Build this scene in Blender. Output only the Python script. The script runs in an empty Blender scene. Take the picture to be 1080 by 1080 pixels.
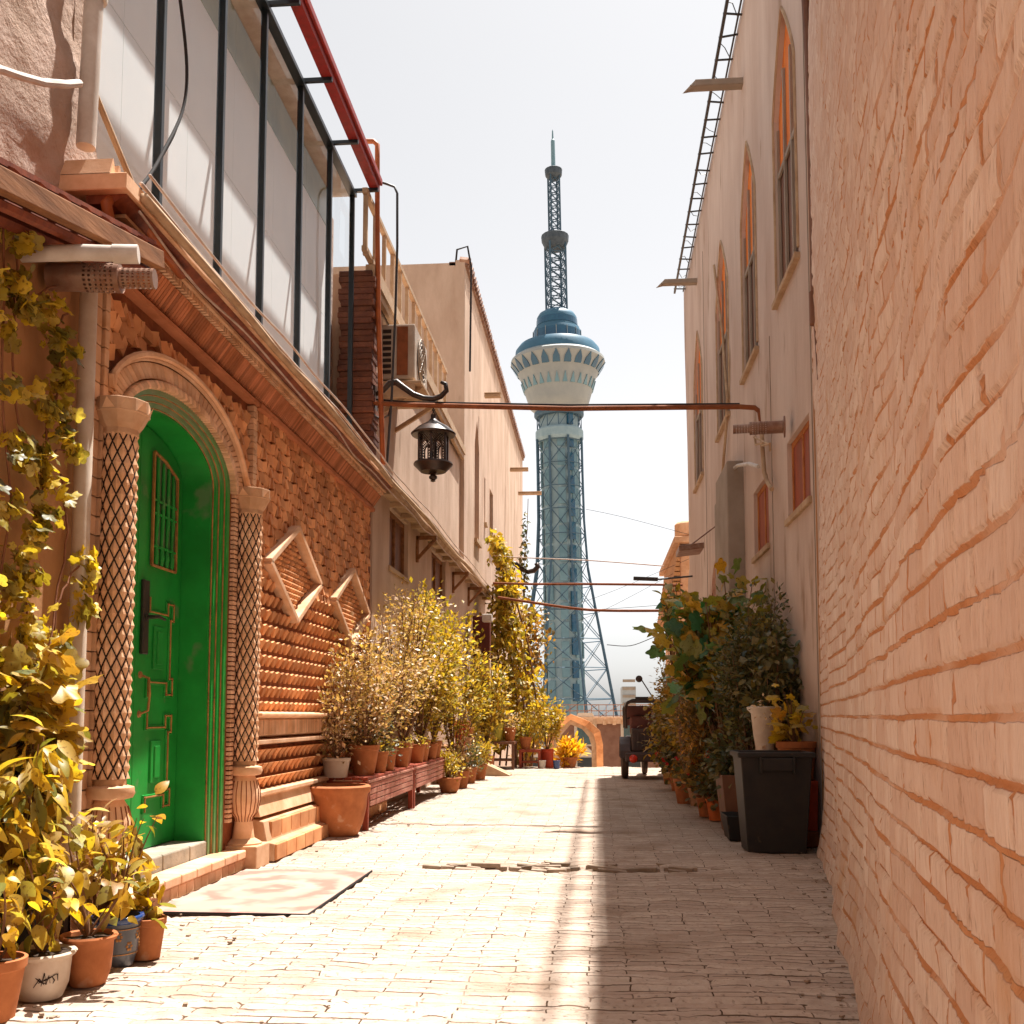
import bpy, math, random
import numpy as np
from mathutils import Vector, Matrix, noise as mnoise
from mathutils.geometry import tessellate_polygon
R = math.radians; PI = math.pi
random.seed(7); rng = np.random.default_rng(7)
S = bpy.context.scene
COL = S.collection
# ------------------------------------------------------------------ camera
FPX = 1100.0; PITCH = 0.08; YAW = math.atan(90/1100); PYC = 755-FPX*math.tan(PITCH)
CAM = Vector((0, 0, 1.0))
cd = bpy.data.cameras.new('camera'); co = bpy.data.objects.new('camera', cd); COL.objects.link(co)
cd.sensor_width = 36; cd.lens = 36*FPX/1080; cd.shift_x = 0; cd.shift_y = (PYC-540)/1080
cd.clip_start = 0.05; cd.clip_end = 20000
co.location = CAM; co.rotation_euler = (PI/2+PITCH, 0, YAW); S.camera = co
# ------------------------------------------------------------------ light
SUN = Vector((0.187, 0.30, 1.0)).normalized()
w = bpy.data.worlds.new('World'); S.world = w; w.use_nodes = True
wn = w.node_tree.nodes; wl = w.node_tree.links
sky = wn.new('ShaderNodeTexSky'); sky.sky_type = 'NISHITA'; sky.sun_disc = False
sky.sun_elevation = math.asin(SUN.z); sky.sun_rotation = math.atan2(SUN.x, SUN.y)
sky.dust_density = 5.0; sky.air_density = 1.0; sky.altitude = 1200; sky.ozone_density = 1.0
hs = wn.new('ShaderNodeHueSaturation'); hs.inputs['Saturation'].default_value = 0.13
tn = wn.new('ShaderNodeMix'); tn.data_type = 'RGBA'; tn.blend_type = 'MULTIPLY'; tn.inputs[0].default_value = 1
tn.inputs[7].default_value = (1.0, 0.985, 0.97, 1)
wl.new(sky.outputs[0], hs.inputs['Color']); wl.new(hs.outputs[0], tn.inputs[6])
wl.new(tn.outputs[2], wn['Background'].inputs[0]); wn['Background'].inputs[1].default_value = 0.066
sd = bpy.data.lights.new('sun', 'SUN'); sd.energy = 3.9; sd.angle = R(0.6); sd.color = (1.0, 0.96, 0.90)
so = bpy.data.objects.new('sun', sd); COL.objects.link(so)
so.rotation_euler = SUN.to_track_quat('Z', 'Y').to_euler(); so.location = (3, 5, 30)
S.view_settings.view_transform = 'Standard'; S.view_settings.look = 'None'
S.view_settings.exposure = 1.6; S.view_settings.gamma = 1.0
S.render.engine = 'CYCLES'; S.cycles.use_denoising = True
S.cycles.max_bounces = 7; S.cycles.diffuse_bounces = 4; S.cycles.transparent_max_bounces = 8
S.cycles.sample_clamp_indirect = 6
# ------------------------------------------------------------------ pixel -> place helpers (used to read positions off the photo)
_fw = np.array([-math.sin(YAW)*math.cos(PITCH), math.cos(YAW)*math.cos(PITCH), math.sin(PITCH)])
_rt = np.array([math.cos(YAW), math.sin(YAW), 0.]); _up = np.cross(_rt, _fw)
def _ray(x, y): return _fw*FPX+_rt*(x-540)-_up*(y-PYC)
def onX(x, y, X): d = _ray(x, y); return tuple(np.array(CAM)+d*(X/d[0]))
def onY(x, y, Y): d = _ray(x, y); return tuple(np.array(CAM)+d*(Y/d[1]))
def onZ(x, y, Z=0.): d = _ray(x, y); return tuple(np.array(CAM)+d*((Z-1)/d[2]))
# ------------------------------------------------------------------ materials
def newmat(name):
    m = bpy.data.materials.new(name); m.use_nodes = True
    nt = m.node_tree; b = nt.nodes['Principled BSDF']; return m, nt, nt.nodes, nt.links, b
def ramp(n, a, ca, b, cb):
    r = n.new('ShaderNodeValToRGB'); e = r.color_ramp.elements
    e[0].position = a; e[0].color = (*ca, 1); e[1].position = b; e[1].color = (*cb, 1); return r
def mixc(n, l, fac, A, B, mode='MIX'):
    x = n.new('ShaderNodeMix'); x.data_type = 'RGBA'; x.blend_type = mode
    for s, v in ((x.inputs[0], fac), (x.inputs[6], A), (x.inputs[7], B)):
        if hasattr(v, 'links') or hasattr(v, 'is_linked'): l.new(v, s)
        elif isinstance(v, (int, float)): s.default_value = v
        else: s.default_value = (*v, 1)
    return x.outputs[2]
def mth(n, l, op, a, b=None, c=None):
    x = n.new('ShaderNodeMath'); x.operation = op
    for i, v in enumerate((a, b, c)):
        if v is None: continue
        if hasattr(v, 'is_linked'): l.new(v, x.inputs[i])
        else: x.inputs[i].default_value = v
    return x.outputs[0]
def M(name, c1, c2=None, scale=4., rough=.85, bump=.3, bscale=30., stretch=(1, 1, 1), metal=0., island=0., bdist=.01, spots=None, spec=.3):
    m, nt, n, l, b = newmat(name)
    tc = n.new('ShaderNodeTexCoord'); mp = n.new('ShaderNodeMapping'); mp.inputs['Scale'].default_value = stretch
    l.new(tc.outputs['Object'], mp.inputs[0])
    nz = n.new('ShaderNodeTexNoise'); nz.inputs['Scale'].default_value = scale; nz.inputs['Detail'].default_value = 6; nz.inputs['Roughness'].default_value = .62
    l.new(mp.outputs[0], nz.inputs[0])
    c2 = c2 or tuple(v*.75 for v in c1)
    r = ramp(n, .36, c2, .64, c1); l.new(nz.outputs[0], r.inputs[0]); out = r.outputs[0]
    if island:
        g = n.new('ShaderNodeNewGeometry')
        v = mth(n, l, 'MULTIPLY_ADD', g.outputs['Random Per Island'], island, 1-island*.6)
        cb = n.new('ShaderNodeCombineColor'); 
        for i in range(3): l.new(v, cb.inputs[i])
        out = mixc(n, l, 1., out, cb.outputs[0], 'MULTIPLY')
    if spots:
        n3 = n.new('ShaderNodeTexNoise'); n3.inputs['Scale'].default_value = spots[1]; n3.inputs['Detail'].default_value = 5
        l.new(mp.outputs[0], n3.inputs[0])
        r3 = ramp(n, spots[2], (0, 0, 0), spots[2]+.09, (1, 1, 1)); l.new(n3.outputs[0], r3.inputs[0])
        out = mixc(n, l, r3.outputs[0], out, spots[0])
    l.new(out, b.inputs['Base Color']); b.inputs['Roughness'].default_value = rough; b.inputs['Metallic'].default_value = metal
    b.inputs['Specular IOR Level'].default_value = spec
    if bump:
        n2 = n.new('ShaderNodeTexNoise'); n2.inputs['Scale'].default_value = bscale; n2.inputs['Detail'].default_value = 8; n2.inputs['Roughness'].default_value = .65
        l.new(mp.outputs[0], n2.inputs[0]); bp = n.new('ShaderNodeBump'); bp.inputs['Strength'].default_value = bump; bp.inputs['Distance'].default_value = bdist
        l.new(n2.outputs[0], bp.inputs['Height']); l.new(bp.outputs[0], b.inputs['Normal'])
    return m
def leafmat(name, cols, trans=.35):
    """leaf colours differ from leaf to leaf"""
    m, nt, n, l, b = newmat(name)
    g = n.new('ShaderNodeNewGeometry'); r = n.new('ShaderNodeValToRGB'); e = r.color_ramp.elements
    k = len(cols); r.color_ramp.interpolation = 'LINEAR'
    while len(e) < k: e.new(.5)
    for i, c in enumerate(cols): e[i].position = i/(k-1); e[i].color = (*c, 1)
    l.new(g.outputs['Random Per Island'], r.inputs[0])
    tcl = n.new('ShaderNodeTexCoord'); nl_ = n.new('ShaderNodeTexNoise'); nl_.inputs['Scale'].default_value = 55; nl_.inputs['Detail'].default_value = 3; l.new(tcl.outputs['Object'], nl_.inputs[0])
    rl = ramp(n, .58, (1, 1, 1), .68, (.45, .33, .22)); l.new(nl_.outputs[0], rl.inputs[0]); lc_ = mixc(n, l, 1., r.outputs[0], rl.outputs[0], 'MULTIPLY'); l.new(lc_, b.inputs['Base Color'])
    b.inputs['Roughness'].default_value = .45; b.inputs['Specular IOR Level'].default_value = .5
    t = n.new('ShaderNodeBsdfTranslucent'); tc = mixc(n, l, 1., lc_, (1.5, 1.35, .45), 'MULTIPLY'); l.new(tc, t.inputs[0])
    mx = n.new('ShaderNodeMixShader'); mx.inputs[0].default_value = trans
    l.new(b.outputs[0], mx.inputs[1]); l.new(t.outputs[0], mx.inputs[2]); l.new(mx.outputs[0], n['Material Output'].inputs[0])
    return m
def brickmat(name, c1, c2, mort, bw, bh, msize, swap=None, wob=.02, disp=.02, tiltvar=.35, noise_c=None, vertnoise=(1, 1, 1), seams=True, rough=.92, msmooth=.3, wobscale=3., stain=None, zfade=None, jscale=1.1, jr=(.38, .56), grit=.15, nh=.9, fw=.8):
    """worn brickwork: colour and true displacement from the same pattern"""
    m, nt, n, l, b = newmat(name)
    tc = n.new('ShaderNodeTexCoord'); sep = n.new('ShaderNodeSeparateXYZ'); l.new(tc.outputs['Object'], sep.inputs[0])
    cmb = n.new('ShaderNodeCombineXYZ')
    ax = swap or (0, 1)
    l.new(sep.outputs[ax[0]], cmb.inputs[0]); l.new(sep.outputs[ax[1]], cmb.inputs[1])
    nz = n.new('ShaderNodeTexNoise'); nz.inputs['Scale'].default_value = wobscale; nz.inputs['Detail'].default_value = 5
    l.new(tc.outputs['Object'], nz.inputs[0])
    vs = n.new('ShaderNodeVectorMath'); vs.operation = 'MULTIPLY_ADD'
    l.new(nz.outputs['Color'], vs.inputs[0]); vs.inputs[1].default_value = (wob*6, wob, 0); l.new(cmb.outputs[0], vs.inputs[2])
    nzf = n.new('ShaderNodeTexNoise'); nzf.inputs['Scale'].default_value = 28; nzf.inputs['Detail'].default_value = 3; l.new(tc.outputs['Object'], nzf.inputs[0])
    vs2 = n.new('ShaderNodeVectorMath'); vs2.operation = 'MULTIPLY_ADD'
    l.new(nzf.outputs['Color'], vs2.inputs[0]); vs2.inputs[1].default_value = (wob*fw, wob*fw*.6, 0); l.new(vs.outputs[0], vs2.inputs[2])
    br = n.new('ShaderNodeTexBrick'); br.inputs['Scale'].default_value = 1
    br.inputs['Color1'].default_value = (0, 0, 0, 1); br.inputs['Color2'].default_value = (1, 1, 1, 1); br.inputs['Mortar'].default_value = (.5, .5, .5, 1)
    br.inputs['Mortar Size'].default_value = msize; br.inputs['Mortar Smooth'].default_value = msmooth
    br.inputs['Brick Width'].default_value = bw; br.inputs['Row Height'].default_value = bh; br.offset = .5
    l.new(vs2.outputs[0], br.inputs[0])
    mp = n.new('ShaderNodeMapping'); mp.inputs['Scale'].default_value = vertnoise; l.new(tc.outputs['Object'], mp.inputs[0])
    n1 = n.new('ShaderNodeTexNoise'); n1.inputs['Scale'].default_value = 14; n1.inputs['Detail'].default_value = 9; n1.inputs['Roughness'].default_value = .7; l.new(mp.outputs[0], n1.inputs[0])
    n0 = n.new('ShaderNodeTexNoise'); n0.inputs['Scale'].default_value = jscale; n0.inputs['Detail'].default_value = 4; l.new(tc.outputs['Object'], n0.inputs[0])
    base = mixc(n, l, br.outputs['Color'], c1, c2)
    r1 = ramp(n, .35, (0, 0, 0), .68, (1, 1, 1)); l.new(n1.outputs[0], r1.inputs[0])
    nc = noise_c or tuple(v*.7 for v in c1)
    base = mixc(n, l, mth(n, l, 'MULTIPLY', r1.outputs[0], .6), base, nc)
    # mortar shows only where the joints are open
    r0 = ramp(n, jr[0], (.08, .08, .08), jr[1], (1, 1, 1))
    if zfade: l.new(mth(n, l, 'SUBTRACT', n0.outputs[0], mth(n, l, 'MULTIPLY', mth(n, l, 'MAXIMUM', mth(n, l, 'SUBTRACT', sep.outputs[2], zfade[0]), 0.), zfade[1])), r0.inputs[0])
    else: l.new(n0.outputs[0], r0.inputs[0])
    mfac = mth(n, l, 'MULTIPLY', br.outputs['Fac'], r0.outputs[0])
    col = mixc(n, l, mfac, base, mort)
    if stain:
        ns = n.new('ShaderNodeTexNoise'); ns.inputs['Scale'].default_value = stain[1]; ns.inputs['Detail'].default_value = 6; l.new(tc.outputs['Object'], ns.inputs[0])
        rs = ramp(n, stain[2], (0, 0, 0), stain[2]+.15, (1, 1, 1)); l.new(ns.outputs[0], rs.inputs[0])
        col = mixc(n, l, mth(n, l, 'MULTIPLY', rs.outputs[0], .7), col, stain[0])
    npt = n.new('ShaderNodeTexNoise'); npt.inputs['Scale'].default_value = 46; npt.inputs['Detail'].default_value = 3; l.new(mp.outputs[0], npt.inputs[0])
    rp_ = ramp(n, .60, (0, 0, 0), .72, (1, 1, 1)); l.new(npt.outputs[0], rp_.inputs[0])   # pits and grit
    col = mixc(n, l, mth(n, l, 'MULTIPLY', rp_.outputs[0], .55), col, tuple(v*.5 for v in mort))
    l.new(col, b.inputs['Base Color']); b.inputs['Roughness'].default_value = rough; b.inputs['Specular IOR Level'].default_value = .15
    h = mth(n, l, 'MULTIPLY', mth(n, l, 'SUBTRACT', 1., br.outputs['Fac']), mth(n, l, 'MULTIPLY_ADD', r0.outputs[0], .75, .25))
    h = mth(n, l, 'MULTIPLY_ADD', br.outputs['Color'], tiltvar, h)
    h = mth(n, l, 'MULTIPLY_ADD', n1.outputs[0], nh, h)
    n4 = n.new('ShaderNodeTexNoise'); n4.inputs['Scale'].default_value = 75; n4.inputs['Detail'].default_value = 4; l.new(mp.outputs[0], n4.inputs[0])
    h = mth(n, l, 'MULTIPLY_ADD', n4.outputs[0], grit, h)
    dp = n.new('ShaderNodeDisplacement'); dp.inputs['Scale'].default_value = disp; dp.inputs['Midlevel'].default_value = 1.6
    l.new(h, dp.inputs['Height']); l.new(dp.outputs[0], n['Material Output'].inputs['Displacement'])
    m.displacement_method = 'BOTH'
    return m
# ------------------------------------------------------------------ mesh building
OFF = {}
class MB:
    def __init__(s): s.v = []; s.f = []
    def add(s, vs, fs):
        o = len(s.v); s.v.extend([tuple(map(float, p)) for p in vs]); s.f.extend([tuple(int(i)+o for i in f) for f in fs]); return s
    def box(s, x0, x1, y0, y1, z0, z1):
        s.add([(x0, y0, z0), (x1, y0, z0), (x1, y1, z0), (x0, y1, z0), (x0, y0, z1), (x1, y0, z1), (x1, y1, z1), (x0, y1, z1)],
              [(0, 3, 2, 1), (4, 5, 6, 7), (0, 1, 5, 4), (1, 2, 6, 5), (2, 3, 7, 6), (3, 0, 4, 7)]); return s
    def obox(s, c, size, mat=None):
        c = Vector(c); hx, hy, hz = [a/2 for a in size]; mt = mat or Matrix.Identity(3)
        vs = [c+mt @ Vector((a*hx, b*hy, d*hz)) for d in (-1, 1) for a, b in ((-1, -1), (1, -1), (1, 1), (-1, 1))]
        s.add(vs, [(0, 3, 2, 1), (4, 5, 6, 7), (0, 1, 5, 4), (1, 2, 6, 5), (2, 3, 7, 6), (3, 0, 4, 7)]); return s
    def bar(s, a, b, w=.03, h=None, up=(0, 0, 1)):
        a = Vector(a); b = Vector(b); d = b-a; L = d.length
        if L < 1e-6: return s
        d.normalize(); u = Vector(up)
        if abs(d.dot(u)) > .98: u = Vector((1, 0, 0))
        x = d.cross(u).normalized(); z = x.cross(d)
        mt = Matrix((x, d, z)).transposed(); s.obox((a+b)/2, (w, L, h or w), mt); return s
    def tube(s, pts, r, n=8, caps=True):
        pts = [Vector(p) for p in pts]; m = len(pts); rs = r if hasattr(r, '__len__') else [r]*m
        t0 = (pts[1]-pts[0]).normalized(); u = Vector((0, 0, 1)) if abs(t0.z) < .9 else Vector((1, 0, 0))
        x = t0.cross(u).normalized(); vs = []
        for i, p in enumerate(pts):
            t = (pts[min(i+1, m-1)]-pts[max(i-1, 0)]).normalized()
            x = (x-t*x.dot(t)).normalized(); y = t.cross(x)
            for k in range(n):
                a = 2*PI*k/n; vs.append(p+(x*math.cos(a)+y*math.sin(a))*rs[i])
        fs = [(i*n+k, i*n+(k+1) % n, (i+1)*n+(k+1) % n, (i+1)*n+k) for i in range(m-1) for k in range(n)]
        if caps: fs += [tuple(range(n-1, -1, -1)), tuple(range((m-1)*n, m*n))]
        s.add(vs, fs); return s
    def lathe(s, prof, c=(0, 0, 0), n=24, closed=False, mt=None, a0=0.):
        c = Vector(c); vs = []; m = len(prof)
        for r, z in prof:
            for k in range(n):
                a = 2*PI*k/n+a0; p = Vector((r*math.cos(a), r*math.sin(a), z)); vs.append(c+(mt @ p if mt else p))
        fs = [(i*n+k, i*n+(k+1) % n, (i+1)*n+(k+1) % n, (i+1)*n+k) for i in range(m-1) for k in range(n)]
        if not closed:
            fs += [tuple(range(n-1, -1, -1)), tuple(range((m-1)*n, m*n))]
        s.add(vs, fs); return s
    def prismX(s, poly, x0, x1):
        """outline in (y,z), thickness from x0 to x1"""
        n = len(poly); vs = [(x0, y, z) for y, z in poly]+[(x1, y, z) for y, z in poly]
        fs = [tuple(range(n)), tuple(range(2*n-1, n-1, -1))]+[(i, i+n, (i+1) % n+n, (i+1) % n) for i in range(n)]
        s.add(vs, fs); return s
    def prismY(s, poly, y0, y1):
        n = len(poly); vs = [(x, y0, z) for x, z in poly]+[(x, y1, z) for x, z in poly]
        fs = [tuple(range(n)), tuple(range(2*n-1, n-1, -1))]+[(i, i+n, (i+1) % n+n, (i+1) % n) for i in range(n)]
        s.add(vs, fs); return s
    def build(s, name, mat, parent=None, smooth=False, bevel=0, seg=2, angle=None):
        me = bpy.data.meshes.new(name)
        off = Vector((0, 0, 0)); q = parent
        while q is not None: off = off+Vector(OFF.get(q.name, (0, 0, 0))); q = q.parent
        va = np.array(s.v, dtype=float)-np.array(off)
        me.from_pydata(va.tolist(), [], s.f); me.materials.append(mat)
        if smooth:
            me.polygons.foreach_set('use_smooth', [True]*len(me.polygons))
            if smooth == 'auto':
                try: me.set_sharp_from_angle(angle=R(angle or 40))
                except Exception: pass
        me.update(); o = bpy.data.objects.new(name, me); COL.objects.link(o)
        if parent is not None: o.parent = parent
        if bevel:
            b = o.modifiers.new('bevel', 'BEVEL'); b.width = bevel; b.segments = seg; b.limit_method = 'ANGLE'; b.angle_limit = R(40)
        return o
def tag(o, label, cat, group=None, kind=None):
    if label: o['label'] = label
    if cat: o['category'] = cat
    if group: o['group'] = group
    if kind: o['kind'] = kind
    return o
def thing(name, label, cat, loc=(0, 0, 0), group=None):
    o = bpy.data.objects.new(name, None); COL.objects.link(o); o.location = loc; o.empty_display_size = .1
    OFF[o.name] = tuple(float(a) for a in loc)
    return tag(o, label, cat, group)
def struct(o): o['kind'] = 'structure'; return o
def dup(root, loc, rz=0., label=None, group=None, scale=1.):
    def rec(o, par):
        c = o.copy(); COL.objects.link(c); c.parent = par
        for ch in [x for x in KIDS.get(o.name, [])]: rec(ch, c)
        return c
    r = rec(root, None); r.location = loc; r.rotation_euler = (0, 0, rz); r.scale = (scale,)*3
    if label: r['label'] = label
    if group: r['group'] = group
    return r
KIDS = {}
def index_kids(root):
    KIDS[root.name] = list(root.children)
    for c in root.children: index_kids(c)
def arc(y0, y1, zs, zt, n=14, pointed=0.):
    """arch curve from (y0,zs) over zt to (y1,zs)"""
    c = (y0+y1)/2; a = (y1-y0)/2; out = []
    for i in range(n+1):
        t = PI*(1-i/n); cx = math.cos(t); sz = math.sin(t)
        if pointed: sz = (1-abs(cx)**(2-pointed*.9))**(.5+.35*pointed)*1.0 if abs(cx) < 1 else 0
        out.append((c+a*cx, zs+(zt-zs)*sz))
    return out
def arch_loop(y0, y1, z0, zs, zt, n=14, pointed=0.): return [(y0, z0)]+arc(y0, y1, zs, zt, n, pointed)+[(y1, z0)]
def facade(mb, X, outer, holes, depth, jitter=0.):
    """front sheet at x=X with holes and their reveals going back by depth (signed)"""
    loops = [outer]+holes; P = [p for lp in loops for p in lp]
    tris = tessellate_polygon([[Vector((y, z, 0)) for y, z in lp] for lp in loops])
    mb.add([(X, y, z) for y, z in P], tris)
    for lp in holes:
        n = len(lp); mb.add([(X, y, z) for y, z in lp]+[(X+depth, y, z) for y, z in lp], [(i, (i+1) % n, (i+1) % n+n, i+n) for i in range(n)])
# ------------------------------------------------------------------ material library
m_plL = M('left_plaster', (0.601, 0.441, 0.331), (0.441, 0.299, 0.210), 1.6, bump=.45, bscale=22, bdist=.02, stretch=(1, 1, .35), spots=((.30, .19, .12), 2.6, .66))
m_plR = M('right_plaster', (0.617, 0.490, 0.413), (0.495, 0.360, 0.288), 1.4, bump=.4, bscale=18, bdist=.02, stretch=(1, 1, .3), spots=((.36, .24, .17), 2.6, .60))
m_plTan = M('tan_plaster', (0.530, 0.283, 0.129), (0.412, 0.198, 0.077), 2., bump=.35, bscale=18, bdist=.02, stretch=(1, 1, .4))
m_plUp = M('lumpy_plaster', (0.554, 0.401, 0.324), (0.401, 0.268, 0.191), 2.4, bump=.8, bscale=9, bdist=.05, spots=((.25, .13, .08), 14, .72))
m_brk = M('carved_brick', (0.766, 0.371, 0.164), (0.535, 0.216, 0.085), 3., bump=.35, bscale=60, bdist=.004, island=.55)
m_brk2 = M('pale_carved_brick', (0.744, 0.473, 0.296), (0.578, 0.315, 0.163), 5., bump=.35, bscale=60, bdist=.004, island=.4)
m_brkd = M('joint_brick', (0.282, 0.088, 0.031), (0.176, 0.053, 0.018), 6., bump=.4, bscale=40, bdist=.01)
m_brkr = M('red_cornice_brick', (0.504, 0.187, 0.086), (0.360, 0.122, 0.047), 4., bump=.35, bscale=60, bdist=.004, island=.6)
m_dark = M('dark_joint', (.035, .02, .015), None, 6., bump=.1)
m_green = M('green_paint', (0.010, 0.288, 0.036), (0.006, 0.204, 0.022), 3., rough=.42, bump=.10, bscale=25, spec=.5, spots=((.10, .22, .08), 5, .63))
m_greenf = M('faded_green_paint', (0.048, 0.192, 0.048), (0.128, 0.200, 0.096), 6., rough=.5, bump=.12, bscale=60, stretch=(1, 1, .3), spec=.45)
m_gold = M('worn_gold_trim', (0.440, 0.216, 0.064), (0.240, 0.104, 0.032), 12., rough=.5, bump=.1)
m_blackm = M('black_metal', (.02, .018, .017), (.035, .025, .02), 9., rough=.42, bump=.05, spec=.5)
m_mull = M('dark_mullion', (.014, .022, .028), None, 9., rough=.35, bump=0, spec=.5)
m_redm = M('red_painted_steel', (0.360, 0.026, 0.022), (0.240, 0.024, 0.019), 14., rough=.5, bump=.15)
m_orpipe = M('orange_pipe', (0.400, 0.104, 0.024), (0.272, 0.064, 0.016), 8., rough=.5, bump=.1)
m_wood = M('weathered_wood', (0.315, 0.143, 0.060), (0.165, 0.068, 0.026), 5., bump=.4, bscale=20, bdist=.006, stretch=(3, .4, 3))
m_woodr = M('reddish_wood', (.26, .065, .025), (.14, .03, .012), 5., rough=.6, bump=.3, bscale=20, bdist=.006, stretch=(3, 3, .5))
m_palew = M('pale_timber', (0.512, 0.363, 0.231), (0.372, 0.231, 0.132), 5., bump=.3, bscale=18, bdist=.005)
m_white = M('white_pvc', (0.634, 0.581, 0.528), (0.484, 0.414, 0.352), 6., rough=.5, bump=.05)
m_steel = M('rusty_steel', (.34, .22, .16), (.22, .10, .06), 8., rough=.45, bump=.1, metal=.5)
m_cable = M('cable_rubber', (.025, .02, .02), None, 5., rough=.85, bump=0)
m_cablew = M('cable_white', (.55, .45, .38), (.4, .26, .2), 5., rough=.6, bump=0)
m_terra = M('terracotta', (0.462, 0.165, 0.058), (0.330, 0.108, 0.037), 7., bump=.3, bscale=50, bdist=.004, spots=((.55, .33, .2), 6, .62))
m_terrap = M('pale_terracotta', (0.496, 0.288, 0.176), (0.400, 0.208, 0.112), 7., bump=.3, bscale=50, bdist=.004)
m_cream = M('cream_ceramic', (0.617, 0.527, 0.426), (0.508, 0.391, 0.290), 6., rough=.5, bump=.1)
m_soil = M('soil', (.06, .035, .02), (.03, .018, .012), 20., bump=.8, bscale=40, bdist=.02)
m_stone = M('doorstep_stone', (0.387, 0.334, 0.264), (0.264, 0.229, 0.176), 6., bump=.4, bscale=40, bdist=.006)
m_bin = M('dark_plastic', (0.020, 0.018, 0.018), (0.030, 0.025, 0.022), 7., rough=.55, bump=.1, spots=((.12, .075, .045), 9, .68))
m_redp = M('red_plastic', (.50, .06, .02), (.42, .05, .018), 5., rough=.5, bump=.05)
m_yelp = M('lime_plastic', (.50, .46, .06), (.4, .36, .05), 5., rough=.5, bump=.05)
m_bluep = M('blue_glaze', (.012, .05, .19), (.01, .035, .13), 6., rough=.22, bump=.03, spec=.6)
m_bluegr = M('grey_glaze', (.07, .075, .09), (.04, .045, .06), 10., rough=.3, bump=.03, spec=.6)
m_orcur = M('orange_curtain', (0.850, 0.246, 0.025), (0.646, 0.143, 0.016), 5., rough=.7, bump=.3, bscale=14, stretch=(1, 4, .3), bdist=.02)
m_brn = M('brown_shutter', (.22, .10, .055), (.13, .055, .03), 4., rough=.6, bump=.3, bscale=18, stretch=(1, 3, .3), bdist=.006)
m_grey = M('grey_render', (.36, .29, .23), (.28, .22, .17), 2., bump=.3, bscale=20, bdist=.01)
m_stem = M('stem_bark', (.22, .11, .05), (.13, .06, .03), 14., bump=.3, bscale=30, bdist=.004)
m_vinest = M('vine_stem', (.28, .12, .06), (.2, .08, .04), 14., bump=.2)
m_acw = M('ac_casing', (0.496, 0.416, 0.336), (0.400, 0.304, 0.224), 5., rough=.5, bump=.05)
m_lantern = M('aged_iron', (.022, .014, .011), (.05, .022, .012), 12., rough=.4, bump=.15, metal=.3, spec=.5)
L_vine = leafmat('vine_leaves', [(.58, .44, .04), (.24, .19, .03), (.72, .54, .06), (.34, .26, .04), (.13, .12, .03), (.78, .64, .18)], .45)
L_near = leafmat('broad_leaves', [(.60, .42, .03), (.34, .18, .02), (.17, .19, .04), (.72, .52, .06), (.42, .26, .03), (.13, .15, .04), (.66, .52, .16), (.26, .12, .02)], .45)
L_pale = leafmat('pale_blossom_leaves', [(.64, .45, .28), (.36, .22, .09), (.44, .30, .10), (.74, .58, .42), (.58, .34, .20), (.20, .16, .06), (.60, .40, .14)], .3)
L_yel = leafmat('yellow_leaves', [(.55, .38, .03), (.36, .24, .03), (.17, .17, .03), (.66, .46, .07), (.30, .27, .04), (.46, .24, .03)], .4)
L_olive = leafmat('olive_leaves', [(0.209, 0.137, 0.038), (0.104, 0.095, 0.042), (0.460, 0.230, 0.042), (0.146, 0.125, 0.053), (0.711, 0.355, 0.053)], .3)
L_dkgrn = leafmat('dark_green_leaves', [(0.063, 0.095, 0.046), (0.125, 0.116, 0.053), (0.209, 0.158, 0.042), (0.042, 0.074, 0.053)], .25)
L_fig = leafmat('fig_leaves', [(.05, .24, .12), (.55, .30, .03), (.20, .22, .04), (.04, .17, .10), (.38, .27, .03), (.14, .20, .05)], .35)
L_amber = leafmat('amber_leaves', [(.46, .26, .03), (.14, .12, .03), (.52, .32, .04), (.10, .09, .03), (.22, .18, .04), (.36, .17, .03), (.08, .10, .03)], .35)
L_red = leafmat('red_petals', [(.75, .03, .02), (.6, .02, .02)], .2)
L_grass = leafmat('yellow_grass', [(.75, .48, .03), (.6, .34, .03)], .4)
# ------------------------------------------------------------------ ground
def gz(y):
    if y < 20.5: return 0.
    t = min((y-20.5)/17., 1.); return -5.0*(t*t*(3-2*t))
def trench(x, y):
    """broken, sunken course of bricks across the alley"""
    d = 0
    yc = 7.05+.25*mnoise.noise(Vector((x*.8, 3, 1)))
    wd = .10+.09*max(0, mnoise.noise(Vector((x*1.5, 9, 2))))
    amp = .014+.13*math.exp(-((x+.35)/.6)**2)
    d -= amp*math.exp(-((y-yc)/wd)**2)
    yc2 = 8.0+.12*mnoise.noise(Vector((x*.9, 7, 5))); d -= .018*math.exp(-((y-yc2)/.05)**2)
    d += .012*mnoise.noise(Vector((x*1.2, y*1.2, 0)))+.007*mnoise.noise(Vector((x*4, y*5, 4)))
    return d
ys = [-6., -3, 0, 1.5]; y = 2.4
while y < 24: ys.append(y); y += max(.011, .0013*y*y)
while y < 40: ys.append(y); y += .8
xs = np.linspace(-3.0, 2.3, 260)
vs = []; 
for y in ys:
    for x in xs: vs.append((x, y, gz(y)+(trench(x, y) if 2 < y < 21 else 0)))
nx = len(xs); fs = [(j*nx+i, j*nx+i+1, (j+1)*nx+i+1, (j+1)*nx+i) for j in range(len(ys)-1) for i in range(nx-1)]
m_pave = brickmat('brick_paving', (.42, .325, .26), (.56, .455, .37), (.085, .05, .03), .30, .052, .0034, jscale=5., jr=(.36, .54), nh=.5, fw=.35, wob=.012, disp=.011, tiltvar=1.0, noise_c=(.34, .24, .18), stain=((.26, .175, .12), 1.7, .54), msmooth=.35)
struct(MB().add(vs, fs).build('alley_paving', m_pave, smooth=True))
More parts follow.
